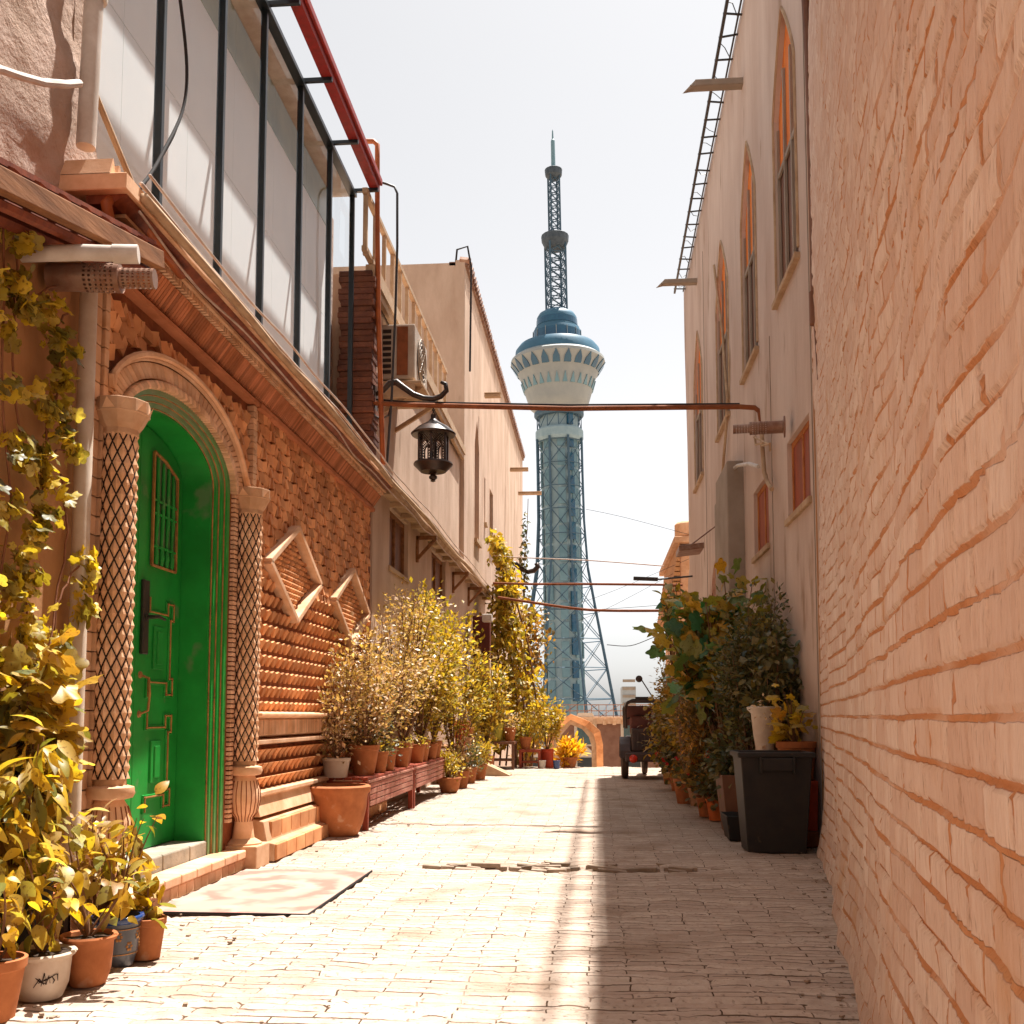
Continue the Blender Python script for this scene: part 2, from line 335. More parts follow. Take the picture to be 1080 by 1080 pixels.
m_gnd = M('dusty_ground', (0.336, 0.264, 0.200), (0.264, 0.200, 0.144), .3, bump=.3, bscale=3, bdist=.1)
gy = [-60, -6, 0, 20.3, 21, 22, 23, 24, 25, 26, 28, 30, 32, 34, 36, 38, 60, 200, 800, 6000]; gx = [-6000, -800, -100, -20, -3, 2.2, 20, 100, 800, 6000]
gvs = [(x, y, gz(y)-.09) for y in gy for x in gx]; k = len(gx)
struct(MB().add(gvs, [(j*k+i, j*k+i+1, (j+1)*k+i+1, (j+1)*k+i) for j in range(len(gy)-1) for i in range(k-1)]).build('ground', m_gnd))
mb = MB()   # loose broken bricks lying in the sunken course
for i in range(46):
    x = random.gauss(-.25, .55); y = 7.05+random.gauss(0, .11)
    mb.obox((x, y, -.034+random.uniform(0, .028)), (random.uniform(.08, .22), random.uniform(.04, .07), .03), Matrix.Rotation(random.uniform(-.25, .25), 3, 'Z') @ Matrix.Rotation(random.uniform(-.12, .12), 3, 'Y'))
m_loose = M('loose_brick', (0.392, 0.301, 0.231), (0.266, 0.189, 0.133), 9., bump=.5, bscale=40, bdist=.006, island=.3)
tag(mb.build('broken_bricks', m_loose, bevel=.006), 'broken loose paving bricks in the sunken line across the alley', 'rubble', kind='stuff')
# ================================================================== LEFT: carved brick house with the green door
XL = -2.43
house = thing('brick_house', 'carved orange brick house with the green arched double door', 'house', (XL, 6, 0))
OY0, OY1, ZS, ZT = 5.02, 6.64, 2.50, 2.84       # door opening: sides, spring, crown
mb = MB()
facade(mb, XL, [(4.70, -.1), (10.97, -.1), (10.97, 3.55), (4.70, 3.55)], [arch_loop(OY0, OY1, .0, ZS, ZT)], -.12)
mb.box(-6, XL-.38, 4.70, 10.97, -.1, 3.5)
mb.box(XL-.38, XL-.001, 10.93, 10.97, -.1, 3.55); mb.box(XL-.38, XL-.001, 4.70, 4.74, -.1, 3.55)
mb.build('wall', m_brkd, house)
def cellbrick(mb, yc, zc, w, h, base, lift, corner, rot=0., x0=XL):
    """one raised brick: four corners, one of them lifted further out"""
    cs = [(-w/2, -h/2), (w/2, -h/2), (w/2, h/2), (-w/2, h/2)]; c, s_ = math.cos(rot), math.sin(rot)
    f = []; b = []
    for i, (a, d) in enumerate(cs):
        yy = yc+a*c-d*s_; zz = zc+a*s_+d*c
        lf = base+(lift if i == corner else lift*.45 if (i-corner) % 4 in (1, 3) else 0)
        f.append((x0+lf, yy, zz)); b.append((x0-.01, yy, zz))
    mb.add(f+b, [(0, 1, 2, 3), (0, 4, 5, 1), (1, 5, 6, 2), (2, 6, 7, 3), (3, 7, 4, 0)])
# --- portal border, frame and pinwheel field
def course(mb, y0, y1, z0, z1, n, x0, x1, vertical=True, gap=.006):
    """row of separate bricks filling a strip"""
    for i in range(n):
        if vertical: mb.box(x0, x1, y0, y1, z0+(z1-z0)*i/n+gap/2, z0+(z1-z0)*(i+1)/n-gap/2)
        else: mb.box(x0, x1, y0+(y1-y0)*i/n+gap/2, y0+(y1-y0)*(i+1)/n-gap/2, z0, z1)
for y0, y1, z0, z1, n_, x1, g_ in ((4.72, 4.78, 0, 3.17, 34, .03, .006), (4.79, 4.835, 0, 3.17, 34, .045, .006), (6.98, 7.04, .55, 3.17, 60, .05, .004), (7.06, 7.12, .55, 3.17, 34, .03, .006), (6.70, 6.76, .3, ZS-.02, 70, .03, .008)):
    mb = MB(); course(mb, y0, y1, z0, z1, n_, XL-.01, XL+x1, gap=g_); mb.build('portal_border', m_brk2, house, bevel=.003, seg=1)
# arch surround: rope moulding, voussoirs, hood
yc = (OY0+OY1)/2
def ell(a, b, t): return (yc+a*math.cos(t), ZS-.02+b*math.sin(t))
mb = MB(); n = 46
for i in range(n):
    t0 = PI*(i+.06)/n; t1 = PI*(i+.94)/n
    p = [ell(.875, .41, t0), ell(1.01, .49, t0), ell(1.01, .49, t1), ell(.875, .41, t1)]; mb.prismX(p, XL-.01, XL+.035)
mb.build('arch_bricks', m_brk2, house, bevel=.003, seg=1)
mb = MB()
for i in range(78):
    t = PI*(i+.5)/78; y, z = ell(.845, .377, t); mb.obox((XL+.03, y, z), (.05, .026, .05), Matrix.Rotation(t-PI/2+.5, 3, 'X'))
mb.build('rope_moulding', m_brk2, house, bevel=.008)
mb = MB()
hp = [(4.99, ZS+.14), (5.06, ZS+.02)]
pts = [(4.84, 2.66), (4.85, 2.60), (4.865, 2.59)]+[ell(1.03, .515, PI*(1-i/24)) for i in range(3, 22)]+[(6.86, 2.58), (6.91, 2.53), (6.97, 2.5)]
for dx, dd in ((.06, .02), (.045, 0)):
    mb.tube([(XL+dx-.01, y, z+dd*.9) for y, z in pts], .018, 6)
mb.build('hood_moulding', m_brk2, house, smooth='auto')
mb = MB(); c = .084
for i in range(34):
    for j in range(12):
        y = 4.89+i*c*.86; z = 2.22+j*c
        if z > 3.13 or y > 6.95 : continue
        q = ((y-yc)/1.06)**2+((z-ZS+.02)/.56)**2
        if q < 1.06 or (z < 2.56): continue
        cellbrick(mb, y, z, .074, .08, .008, .028, (i+2*j+(i//2)) % 4, rot=.3 if (i+j) % 2 else -.3)
mb.build('pinwheel_brickwork', m_brk, house)
# cornice over portal + wall
mb = MB()
mb.prismY([(XL-.01, 3.185), (XL+.05, 3.195), (XL+.055, 3.225), (XL-.01, 3.235)], 7.125, 10.95)
mb.prismY([(XL-.01, 3.175), (XL+.06, 3.18), (XL+.065, 3.205), (XL-.01, 3.21)], 4.70, 7.06)
nb = 190
for i in range(nb):
    y = 4.7+6.25*i/nb; zb = 3.24
    mb.prismY([(XL-.01, zb), (XL+.035, zb), (XL+.12, 3.36), (XL-.01, 3.36)], y, y+6.25/nb*.84)
mb.build('tongue_cornice', m_brkr, house)
mb = MB()
for i in range(150):
    y = 4.8+6.15*i/150; mb.box(XL, XL+.15, y, y+.022, 3.365, 3.40)
mb.box(XL-.1, XL+.17, 4.7, 10.97, 3.402, 3.42)
mb.build('dentil_band', m_brk2, house)
mb = MB(); mb.box(XL-.35, XL+.24, 4.55, 11.0, 3.47, 3.55)
for i in range(96):   # sawtooth coping
    y = 4.55+6.45*i/96; mb.add([(XL+.16, y, 3.55), (XL+.16, y+.066, 3.55), (XL+.16, y+.033, 3.64), (XL-.2, y, 3.55), (XL-.2, y+.066, 3.55), (XL-.2, y+.033, 3.64)], [(0, 1, 2), (3, 5, 4), (0, 2, 5, 3), (1, 4, 5, 2)])
mb.build('eave', m_brk2, house, bevel=.004, seg=1)
mb = MB(); mb.prismY([(XL+.02, 3.425), (XL+.15, 3.425), (XL+.22, 3.468), (XL+.02, 3.468)], 4.6, 11.0)
mb.build('soffit_board', m_woodr, house)
# --- lattice brick field to the right of the portal
def in_rh(y, z, k=1.):
    return any(abs(y-a)/(.68*k)+abs(z-b)/(.36*k) < 1 for a, b in RH)
RH = [(8.05, 2.12), (9.95, 2.05)]
mb = MB(); py, pz = .125, .122
for j in range(14):
    for i in range(40):
        y = 7.18+.095*(i+(.5 if j % 2 else 0)); z = 2.02+.088*j
        if y > 10.88 or z > 3.18 or in_rh(y, z, 1.04): continue
        cellbrick(mb, y, z, .084, .078, .006, .022, (i+j) % 4, rot=.25 if i % 2 else -.25)
for j in range(9):
    for i in range(31):
        y = 7.19+py*(i+(.5 if j % 2 else 0)); z = 1.07+.112*j
        if y > 10.88 or in_rh(y, z, 1.04): continue
        hw = .045; d = .042
        f = [(XL+.012, y-.02, z-.045), (XL+.012, y+.02, z-.045), (XL+d, y+hw, z+.02), (XL+d, y, z+.036), (XL+d, y-hw, z+.02)]
        b = [(XL-.01, a, d2) for _, a, d2 in f]; mb.add(f+b, [(0, 1, 2, 3, 4)]+[(q, q+5, (q+1) % 5+5, (q+1) % 5) for q in range(5)])
mb.build('patterned_brickwork', m_brk, house)
for a, b in RH:
    mb = MB()
    C = [(a-.70, b), (a, b+.37), (a+.70, b), (a, b-.37)]
    for q in range(4):
        p, r_ = C[q], C[(q+1) % 4]; mb.bar((XL+.035, *p), (XL+.035, *r_), .05, .09, up=(1, 0, 0))
    fr = mb.build('diamond_frame', m_brk2, house, bevel=.008)
    mb = MB()
    for i in range(-11, 12):
        for j in range(-9, 10):
            y, z = a+i*.062+(.031 if j % 2 else 0), b+j*.042
            if abs(y-a)/.60+abs(z-b)/.30 < .95:
                mb.lathe([(.022, -.01), (.021, .02), (.012, .034), (.003, .037)], (XL, y, z), 7, mt=Matrix.Rotation(PI/2, 3, 'Y'))
    mb.build('studs', m_brk, fr, smooth=True)
# --- dado: rail, lower panel, plinth
mb = MB()
mb.prismY([(XL-.01, .84), (XL+.04, .86), (XL+.03, .98), (XL+.10, 1.0), (XL+.10, 1.02), (XL-.01, 1.035)], 7.13, 10.95)
mb.prismY([(XL-.01, .79), (XL+.07, .80), (XL+.07, .83), (XL-.01, .838)], 7.13, 10.95)
for i in range(120):
    y = 7.14+3.8*i/120; mb.box(XL+.03, XL+.055, y, y+.018, .865, .975)
mb.prismY([(XL-.01, .30), (XL+.10, .30), (XL+.06, .43), (XL+.09, .44), (XL+.09, .47), (XL-.01, .475)], 7.13, 10.95)
mb.prismY([(XL-.01, 0), (XL+.20, 0), (XL+.20, .12), (XL+.15, .13), (XL+.12, .27), (XL-.01, .295)], 7.13, 10.95)
mb.build('dado_moulding', m_brk2, house, bevel=.004, seg=1)
mb = MB()
for j in range(3):
    for i in range(29):
        y = 7.2+.129*(i+(.5 if j % 2 else 0)); z = .53+j*.1
        if y > 10.88: continue
        f = [(XL+.012, y, z-.05), (XL+.02, y+.04, z-.01), (XL+.05, y+.05, z+.03), (XL+.05, y-.05, z+.03), (XL+.02, y-.04, z-.01)]
        b = [(XL-.01, p, q) for _, p, q in f]; mb.add(f+b, [(0, 1, 2, 3, 4)]+[(q, q+5, (q+1) % 5+5, (q+1) % 5) for q in range(5)])
mb.build('shell_brickwork', m_brk, house)
mb = MB()
for row, (z0, z1, x1) in enumerate(((.005, .115, .205), (.135, .262, .135))):
    for i in range(16):
        y = 7.14+3.8*i/16+(.1 if row else 0); mb.box(XL+.05, XL+x1+.012, y+.004, min(y+3.8/16-.004, 10.94), z0, z1)
mb.build('plinth_bricks', m_brk, house, bevel=.006)
# --- columns with diamond pattern
def column(parent, yc, xc, r=.078, z0=.70, z1=2.37):
    mb = MB(); na, nz = 64, 170; vs = []
    nd = 10; pitch = .105
    for j in range(nz+1):
        z = z0+(z1-z0)*j/nz
        for i in range(na):
            a = i/na; u = a*nd; v = (z-z0)/pitch
            p = (u+v) % 1; q = (u-v) % 1; hgt = min(p, 1-p, q, 1-q)*2
            rr = r-.004+.020*min(hgt, .9); t = 2*PI*a
            vs.append((xc+rr*math.cos(t), yc+rr*math.sin(t), z))
    mb.add(vs, [(j*na+i, j*na+(i+1) % na, (j+1)*na+(i+1) % na, (j+1)*na+i) for j in range(nz) for i in range(na)])
    sh = mb.build('column', m_brk2, parent)
    g = MB()
    for k in range(nd):
        for sgn in (1, -1):
            pts = []
            for j in range(73):
                z = z0+(z1-z0)*j/72; v = (z-z0)/pitch; a = 2*PI*(k+sgn*v)/nd; pts.append((xc+(r-.001)*math.cos(a), yc+(r-.001)*math.sin(a), z))
            g.tube(pts, .0042, 4, False)
    g.build('dark_joints', m_dark, sh)
    c_ = MB(); c_.lathe([(r*.95, z1-.01), (r+.012, z1), (r+.012, z1+.025), (r+.03, z1+.05), (r+.055, z1+.10), (r+.062, z1+.10), (r+.062, z1+.165), (r+.03, z1+.17)], (xc, yc, 0), 10)
    for k in range(10):
        a = 2*PI*(k+.5)/10; rr = r+.058; c_.add([(xc+rr*math.cos(a-.25), yc+rr*math.sin(a-.25), z1+.105), (xc+rr*math.cos(a+.25), yc+rr*math.sin(a+.25), z1+.105), (xc+(rr+.018)*math.cos(a), yc+(rr+.018)*math.sin(a), z1+.155)], [(0, 1, 2)])
    c_.build('capital', m_brk2, sh, bevel=.004)
    p_ = MB()
    p_.lathe([(r+.04, 0), (r+.045, .16), (r+.03, .17), (r-.005, .19), (r-.02, .30), (r-.012, .33), (r+.012, .36), (r+.03, .44), (r+.028, .50), (r+.008, .57), (r-.01, .60), (r+.03, .61), (r+.04, .63), (r+.035, .66), (r, .67), (r-.002, z0+.01)], (xc, yc, 0), 20)
    p_.build('pedestal', m_brk2, sh, smooth='auto')
    e_ = MB(); 
    for k in range(20):
        a = 2*PI*(k+.5)/20; e_.tube([(xc+(rr+.001)*math.cos(a), yc+(rr+.001)*math.sin(a), z) for rr, z in ((r-.02, .30), (r-.012, .33), (r+.012, .36), (r+.03, .44), (r+.028, .50), (r+.008, .57))], .003, 4, False)
    e_.build('pedestal_joints', m_brkd, sh)
    b_ = MB(); b_.box(xc-.14, xc+r+.06, yc-r-.06, yc+r+.06, 0, .15); b_.build('pedestal_base', m_brk2, sh, bevel=.008)
column(house, 4.86, XL+.10); column(house, 6.87, XL+.07)
# --- stepped green archivolt
mb = MB(); gl = MB(); pl = MB()
steps = [(0, .0), (.05, .02), (.10, .04), (.15, .06)]
def aloop(ins, n=20, z0=.12): return arch_loop(OY0+ins, OY1-ins, z0, ZS-ins*.15, ZT-ins*.62, n)
for k in range(4):
    ins, dep = steps[k]; xo = XL+.012-dep
    lo = aloop(ins); nxt = aloop(steps[k+1][0]) if k < 3 else aloop(.175)
    dn = steps[k+1][1] if k < 3 else .06
    n = len(lo)
    tgt = pl if k < 3 else mb
    tgt.add([(xo, y, z) for y, z in lo]+[(xo, y, z) for y, z in nxt], [(i, i+1, i+1+n, i+n) for i in range(n-1)])
    x2 = XL+.012-dn if k < 3 else XL-.30
    tgt.add([(xo, y, z) for y, z in nxt]+[(x2, y, z) for y, z in nxt], [(i, i+1, i+1+n, i+n) for i in range(n-1)])
    if k in (1, 2, 3):
        gl.tube([(xo+.004, y, z) for y, z in aloop(ins+.004)], .0055, 5)
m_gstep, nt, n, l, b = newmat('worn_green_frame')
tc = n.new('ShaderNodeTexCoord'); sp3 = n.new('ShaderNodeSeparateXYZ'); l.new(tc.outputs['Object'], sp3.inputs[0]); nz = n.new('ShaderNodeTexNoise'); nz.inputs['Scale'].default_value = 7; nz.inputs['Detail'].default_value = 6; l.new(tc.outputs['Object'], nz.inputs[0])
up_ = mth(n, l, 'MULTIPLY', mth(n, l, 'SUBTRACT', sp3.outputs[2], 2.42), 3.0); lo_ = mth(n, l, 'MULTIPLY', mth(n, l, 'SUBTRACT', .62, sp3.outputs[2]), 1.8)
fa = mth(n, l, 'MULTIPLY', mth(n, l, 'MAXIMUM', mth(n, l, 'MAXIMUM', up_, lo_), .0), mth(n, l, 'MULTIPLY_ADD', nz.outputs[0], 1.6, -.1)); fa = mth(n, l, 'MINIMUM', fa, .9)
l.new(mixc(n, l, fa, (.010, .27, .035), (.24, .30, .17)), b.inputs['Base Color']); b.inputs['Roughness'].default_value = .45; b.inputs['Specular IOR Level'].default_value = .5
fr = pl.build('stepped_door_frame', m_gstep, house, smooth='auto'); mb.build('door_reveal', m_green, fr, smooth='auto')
gl.build('gold_beading', m_gold, fr)
# --- doors (double leaf)
XD = XL-.235; DY0, DY1, DZ = OY0+.18, OY1-.18, .22
def leafdoor(y0, y1, right):
    full = arc(DY0, DY1, ZS-.03, ZT-.112, 30)
    ym = (DY0+DY1)/2
    top = [p for p in full if y0-1e-6 <= p[0] <= y1+1e-6]
    def topz(y):
        for a, b in zip(full, full[1:]):
            if a[0] <= y <= b[0]: return a[1]+(b[1]-a[1])*(y-a[0])/(b[0]-a[0]+1e-9)
        return ZS
    poly = [(y0, DZ), (y0, topz(y0)-.004)]+[(y, z-.004) for y, z in top if y0+.01 < y < y1-.01]+[(y1, topz(y1)-.004), (y1, DZ)]
    d = MB().prismX(poly, XD-.05, XD).build('door', m_green, house, bevel=.003)
    s_ = 1 if right else -1; e0, e1 = (y0, y1) if right else (y1, y0)
    def Y(t): return e0+(e1-e0)*t
    # raised panels and their gilded outlines
    pn = MB(); gd = MB()
    def key(z0, z1, a=.24, b=.80):
        nonlocal pn, gd
        P = [(a, z0), (a, z0+.05), (a+.14, z0+.05), (a+.14, z0+.09), (a+.0, z0+.09)]
        ol = [(a, z0+.02), (a, z0+.10), (b-.14, z0+.10), (b-.14, z0+.03), (b, z0+.03), (b, z0+.13), (b-.07, z0+.13), (b-.07, z1-.13), (b, z1-.13), (b, z1-.03), (b-.14, z1-.03), (b-.14, z1-.10), (a, z1-.10), (a, z1-.02)]
        pp = [(XD+.012, Y(u), z) for u, z in ol]
        for q in range(len(pp)-1):
            ex = (Vector(pp[q+1])-Vector(pp[q])).normalized()*.008
            gd.bar(Vector(pp[q])-ex*.9, Vector(pp[q+1])+ex*.9, .009, .013, up=(1, 0, 0))
            pn.bar(Vector(pp[q])-Vector((.008, 0, 0))-ex*2, Vector(pp[q+1])-Vector((.008, 0, 0))+ex*2, .03, .014, up=(1, 0, 0))
        pn.box(XD-.002, XD+.012, min(Y(a+.12), Y(b-.2)), max(Y(a+.12), Y(b-.2)), z0+.18, z1-.18)
        pn.box(XD-.002, XD+.02, min(Y(a+.18), Y(b-.26)), max(Y(a+.18), Y(b-.26)), z0+.21, z1-.21)
    for z0_, z1_ in ((.42, 1.03), (1.10, 1.72)):
        key(z0_, z1_); pn.build('raised_panel', m_green, d, bevel=.004); gd.build('gold_outline', m_gold, d, bevel=.002, seg=1); pn = MB(); gd = MB()
    # grille panel with arched top
    zt = [topz(Y(t))-.13 for t in (.24, .5, .80)]
    ol = [(Y(.24), 1.90), (Y(.24), zt[0]), (Y(.5), zt[1]), (Y(.80), zt[2]), (Y(.80), 1.90)]
    for q in range(5):
        gd.bar((XD+.016, *ol[q]), (XD+.016, *ol[(q+1) % 5]), .014, .016, up=(1, 0, 0))
    inn = MB().prismX(ol, XD, XD+.004).build('recessed_panel', m_greenf, d)
    for t in (.33, .46, .58, .70):
        top_ = topz(Y(t))-.15; pn.tube([(XD+.014, Y(t), 1.91), (XD+.018, Y(t), 1.96), (XD+.012, Y(t), 2.05), (XD+.018, Y(t), 2.18), (XD+.014, Y(t), top_)], [.012, .017, .009, .014, .009], 8)
    for z in (2.02, 2.22, 2.30): pn.bar((XD+.016, Y(.26), z), (XD+.016, Y(.78), z-.0), .014, .014)
    pn.build('grille_bars', m_green, d, bevel=.004); gd.build('gold_outline', m_gold, d, bevel=.002, seg=1)
    if right:
        h = MB(); h.box(XD, XD+.022, Y(.07), Y(.20), 1.36, 1.80); pl_ = h.build('handle_plate', m_blackm, d, bevel=.006)
        h = MB(); h.tube([(XD+.02, Y(.13), 1.58), (XD+.075, Y(.13), 1.58), (XD+.085, Y(.17), 1.585), (XD+.08, Y(.34), 1.575)], [.014, .012, .011, .008], 8); h.lathe([(.024, 0), (.024, .012), (.012, .016)], (XD+.02, Y(.13), 1.58), 12, mt=Matrix.Rotation(PI/2, 3, 'Y'))
        h.build('handle', m_blackm, pl_, smooth='auto')
        h = MB(); h.tube([(XD, Y(.10), 1.24), (XD+.05, Y(.12), 1.22), (XD+.055, Y(.13), 1.13), (XD+.05, Y(.12), 1.03), (XD, Y(.10), 1.01)], .008, 8)
        for z in (1.24, 1.01): h.lathe([(.022, 0), (.018, .01), (.006, .014)], (XD, Y(.10), z), 10, mt=Matrix.Rotation(PI/2, 3, 'Y'))
        h.build('pull_ring', m_gold, d, smooth='auto')
    else:
        h = MB(); h.box(XD, XD+.01, min(Y(.9), Y(.98)), max(Y(.9), Y(.98)), 1.35, 1.66); h.build('lock_plate', m_steel, d, bevel=.003)
leafdoor(DY0, (DY0+DY1)/2-.003, False); leafdoor((DY0+DY1)/2+.003, DY1, True)
# doorstep
mb = MB()
for i in range(4):
    y0 = OY0+.02+.395*i; mb.box(XL-.28, XL-.035, y0, y0+.388, .0, .215)
mb.build('door_sill', m_stone, house, bevel=.01)
mb = MB()
for i in range(8):
    y0 = 5.0+.225*i; mb.box(XL-.03, XL+.14, y0, y0+.219, .075, .128)
    for k in range(2): mb.box(XL-.03, XL+.125, y0+k*.112, y0+k*.112+.106, 0, .072)
mb.build('doorstep', m_brk2, house, bevel=.008)

# ================================================================== LEFT NEAR: tan plaster house, its downpipe
near = thing('plaster_house', 'tan plastered house wall behind the climbing vine at the left edge', 'house', (XL, 3, 0))
mb = MB()
mb.box(-7, XL-.02, -5, 4.66, -.1, 3.30)
mb.build('wall', m_plTan, near)
n_ = 60; m_ = 60; vs = []   # uneven upper wall
for j in range(m_+1):
    for i in range(n_+1):
        y = -2+6.86*i/n_; z = 3.2+5.0*j/m_; vs.append((XL-.10+.07*mnoise.noise(Vector((y*1.1, z*.9, 1)))+.025*mnoise.noise(Vector((y*5, z*5, 1))), y, z))
mb = MB(); mb.add(vs, [(j*(n_+1)+i, j*(n_+1)+i+1, (j+1)*(n_+1)+i+1, (j+1)*(n_+1)+i) for j in range(m_) for i in range(n_)])
mb.box(-6, XL-.16, -2, 4.84, 3.2, 8.2); mb.box(XL-.3, XL-.10, 4.66, 4.86, 3.3, 8.2)
mb.build('upper_wall', m_plUp, near, smooth='auto')
mb = MB(); a = onX(0, 190, -2.16); b = onX(155, 268, -2.16)
a, b = Vector(a), Vector(b); d = (b-a)
P0 = a-d*.8; P1 = b+d*.12
mb.bar(P0, P1, .05, .09); mb.build('eave_plank', m_wood, near, bevel=.006)
mb = MB()
for k in range(2):
    mb.tube([P0+Vector((-.07-.09*k, 0, -.05-.02*k)), P1+Vector((-.07-.09*k, 0, -.05-.02*k))], .03, 8)
mb.build('eave_pole', m_woodr, near, smooth='auto')
mb = MB()
for i in range(14):
    q = P0+(P1-P0)*(i/13.); mb.bar(q+Vector((0, 0, .05)), q+Vector((-.45, 0, .28)), .05, .03)
mb.add([P0+Vector((-.02, 0, .075)), P1+Vector((-.02, 0, .075)), P1+Vector((-.5, 0, .32)), P0+Vector((-.5, 0, .32)), P0+Vector((-.02, 0, .10)), P1+Vector((-.02, 0, .10)), P1+Vector((-.5, 0, .345)), P0+Vector((-.5, 0, .345))], [(0, 3, 2, 1), (4, 5, 6, 7), (0, 1, 5, 4), (1, 2, 6, 5), (2, 3, 7, 6), (3, 0, 4, 7)])
mb.build('awning_boards', m_woodr, near)
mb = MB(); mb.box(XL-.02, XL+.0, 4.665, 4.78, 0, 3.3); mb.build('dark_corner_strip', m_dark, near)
dp = MB(); dp.tube([(XL+.05, 4.60, .25), (XL+.05, 4.60, 3.15), (XL+.03, 4.60, 3.2)], .04, 12)
dp_o = dp.build('drainpipe', m_cream, smooth='auto'); tag(dp_o, 'pale vertical drainpipe beside the left column, behind vine leaves', 'pipe')
dp = MB(); dp.tube([(XL+.0, 4.62, 3.72), (XL+.01, 4.66, 5.2), (XL+.02, 4.70, 7.5)], .045, 12); 
for z in (4.5, 5.6): dp.lathe([(.052, -.02), (.056, 0), (.052, .02)], (XL+.008, 4.655, z), 12)
tag(dp.build('drainpipe', m_white, smooth='auto'), 'upper white downpipe on the lumpy wall beside the glass panes', 'pipe')
dp = MB(); pts = [onX(x, y_, -2.40) for x, y_ in ((-60, 66), (0, 73), (20, 80), (45, 87), (70, 89), (84, 88))]; dp.tube(pts, .018, 8)
tag(dp.build('conduit', m_white, smooth='auto'), 'white conduit sagging across the lumpy upper wall at far left', 'conduit')
# perforated exhaust pipes
def perforated(name, a, b, r, label, mat, plate=None):
    a, b = Vector(a), Vector(b); d = b-a; L = d.length; d.normalize(); q = d.to_track_quat('Z', 'Y').to_matrix()
    root = thing(name, label, 'exhaust pipe', a)
    def cyl(t0, t1, rr, holes):
        mb = MB(); n = 40; m = max(6, int((t1-t0)*L/.011)); vs = []
        for j in range(m+1):
            for i in range(n):
                t = 2*PI*i/n; vs.append(a+q @ Vector((rr*math.cos(t), rr*math.sin(t), L*(t0+(t1-t0)*j/m))))
        fs = [(j*n+i, j*n+(i+1) % n, (j+1)*n+(i+1) % n, (j+1)*n+i) for j in range(m) for i in range(n) if not (holes and i % 2 and j % 2 and j < m-1)]
        mb.add(vs, fs); return mb
    cyl(0, .35, r, False).build('pipe_sleeve', mat, root, smooth=True); cyl(.33, .68, r*1.04, True).build('perforated_sleeve', mat, root, smooth=True)
    cyl(.68, 1, r*.72, True).build('perforated_tip', mat, root, smooth=True)
    e = MB(); e.lathe([(r*.70, L*.99), (r*.70, L), (.001, L)], a, 20, mt=q); e.build('end_cap', mat, root); e = MB(); e.lathe([(r*1.05, L*.675), (r*.7, L*.682)], a, 20, mt=q, closed=True); e.build('step_ring', mat, root)
    if plate:
        e = MB(); e.lathe([(r*1.7, 0), (r*1.7, .012), (r, .02)], a, 20, mt=q); e.build('wall_plate', mat, root)
perforated('exhaust_pipe', onX(52, 292, -2.42), tuple(np.array(onX(52, 292, -2.42))+np.array((.46, .06, 0))), .062, 'perforated metal exhaust pipe sticking out under the left awning', m_steel)
mb = MB(); a = np.array(onX(22, 268, -2.40)); mb.tube([tuple(a), tuple(a+np.array((.25, .05, .02))), tuple(a+np.array((.42, .10, .03)))], .034, 12)
mb.tube([tuple(a+np.array((.36, .085, .026))), tuple(a+np.array((.46, .11, .032)))], .040, 12)
tag(mb.build('vent_pipe', m_white, smooth='auto'), 'white plastic pipe poking out just above the perforated exhaust', 'pipe')

# ================================================================== LEFT: glazed gallery above the eave
gal = thing('glass_gallery', 'glazed upper gallery with tall white backed panes and black mullions', 'glazed gallery', (-2.6, 8, 3.5))
m_glass, nt, n, l, b = newmat('pane_glass')
tr = n.new('ShaderNodeBsdfTransparent'); tr.inputs[0].default_value = (.95, .975, .98, 1); gs = n.new('ShaderNodeBsdfGlossy'); gs.inputs['Roughness'].default_value = .02
fz = n.new('ShaderNodeFresnel'); fz.inputs[0].default_value = 1.22; mx = n.new('ShaderNodeMixShader')
lw = n.new('ShaderNodeLayerWeight'); l.new(mth(n, l, 'MULTIPLY_ADD', mth(n, l, 'POWER', lw.outputs['Facing'], 4.), .22, .02), mx.inputs[0]); l.new(tr.outputs[0], mx.inputs[1]); l.new(gs.outputs[0], mx.inputs[2]); l.new(mx.outputs[0], n['Material Output'].inputs[0])
m_board = M('white_board', (.90, .90, .90), (.84, .85, .86), 1.2, rough=.6, bump=.05)
m_gboard = M('green_tinted_board', (.42, .47, .38), (.30, .37, .33), 2.2, rough=.4, bump=.05)
gm = [3.9, 4.87, 5.83, 6.83, 7.73, 8.75, 9.77, 10.72]
XG = -2.6; GB, GT = 3.5, 6.66
for i in range(len(gm)-1):
    MB().add([(XG-.01, gm[i]+.02, GB), (XG-.01, gm[i+1]-.02, GB), (XG-.01, gm[i+1]-.02, GT-.02), (XG-.01, gm[i]+.02, GT-.02)], [(0, 1, 2, 3)]).build('glass_pane', m_glass, gal)
    mb = MB(); mb.box(XG-.27, XG-.25, gm[i], gm[i+1]-.004, GB, 5.20); mb.box(XG-.27, XG-.25, gm[i], gm[i+1]-.004, 5.207, 6.2)
    bp = mb.build('backing_board', m_board, gal)
    MB().box(XG-.268, XG-.248, gm[i], gm[i+1]-.004, 6.21, 6.62).build('tinted_top', m_gboard, bp)
for i, y in enumerate(gm):
    MB().box(XG-.04, XG+.012, y-.022, y+.022, GB, GT).build('mullion', m_mull, gal, bevel=.004)
    if i >= 3: MB().box(XG-.03, XG+.27, y-.018, y+.018, GT, GT+.035).build('bracket', m_mull, gal)
MB().box(XG-.05, XG+.03, 3.8, 10.75, GT-.045, GT-.003).build('top_rail', m_mull, gal)
mb = MB(); mb.box(XG-1.2, XG-.052, 3.8, 10.75, GT-.03, GT+.01); mb.build('canopy', m_white, gal)
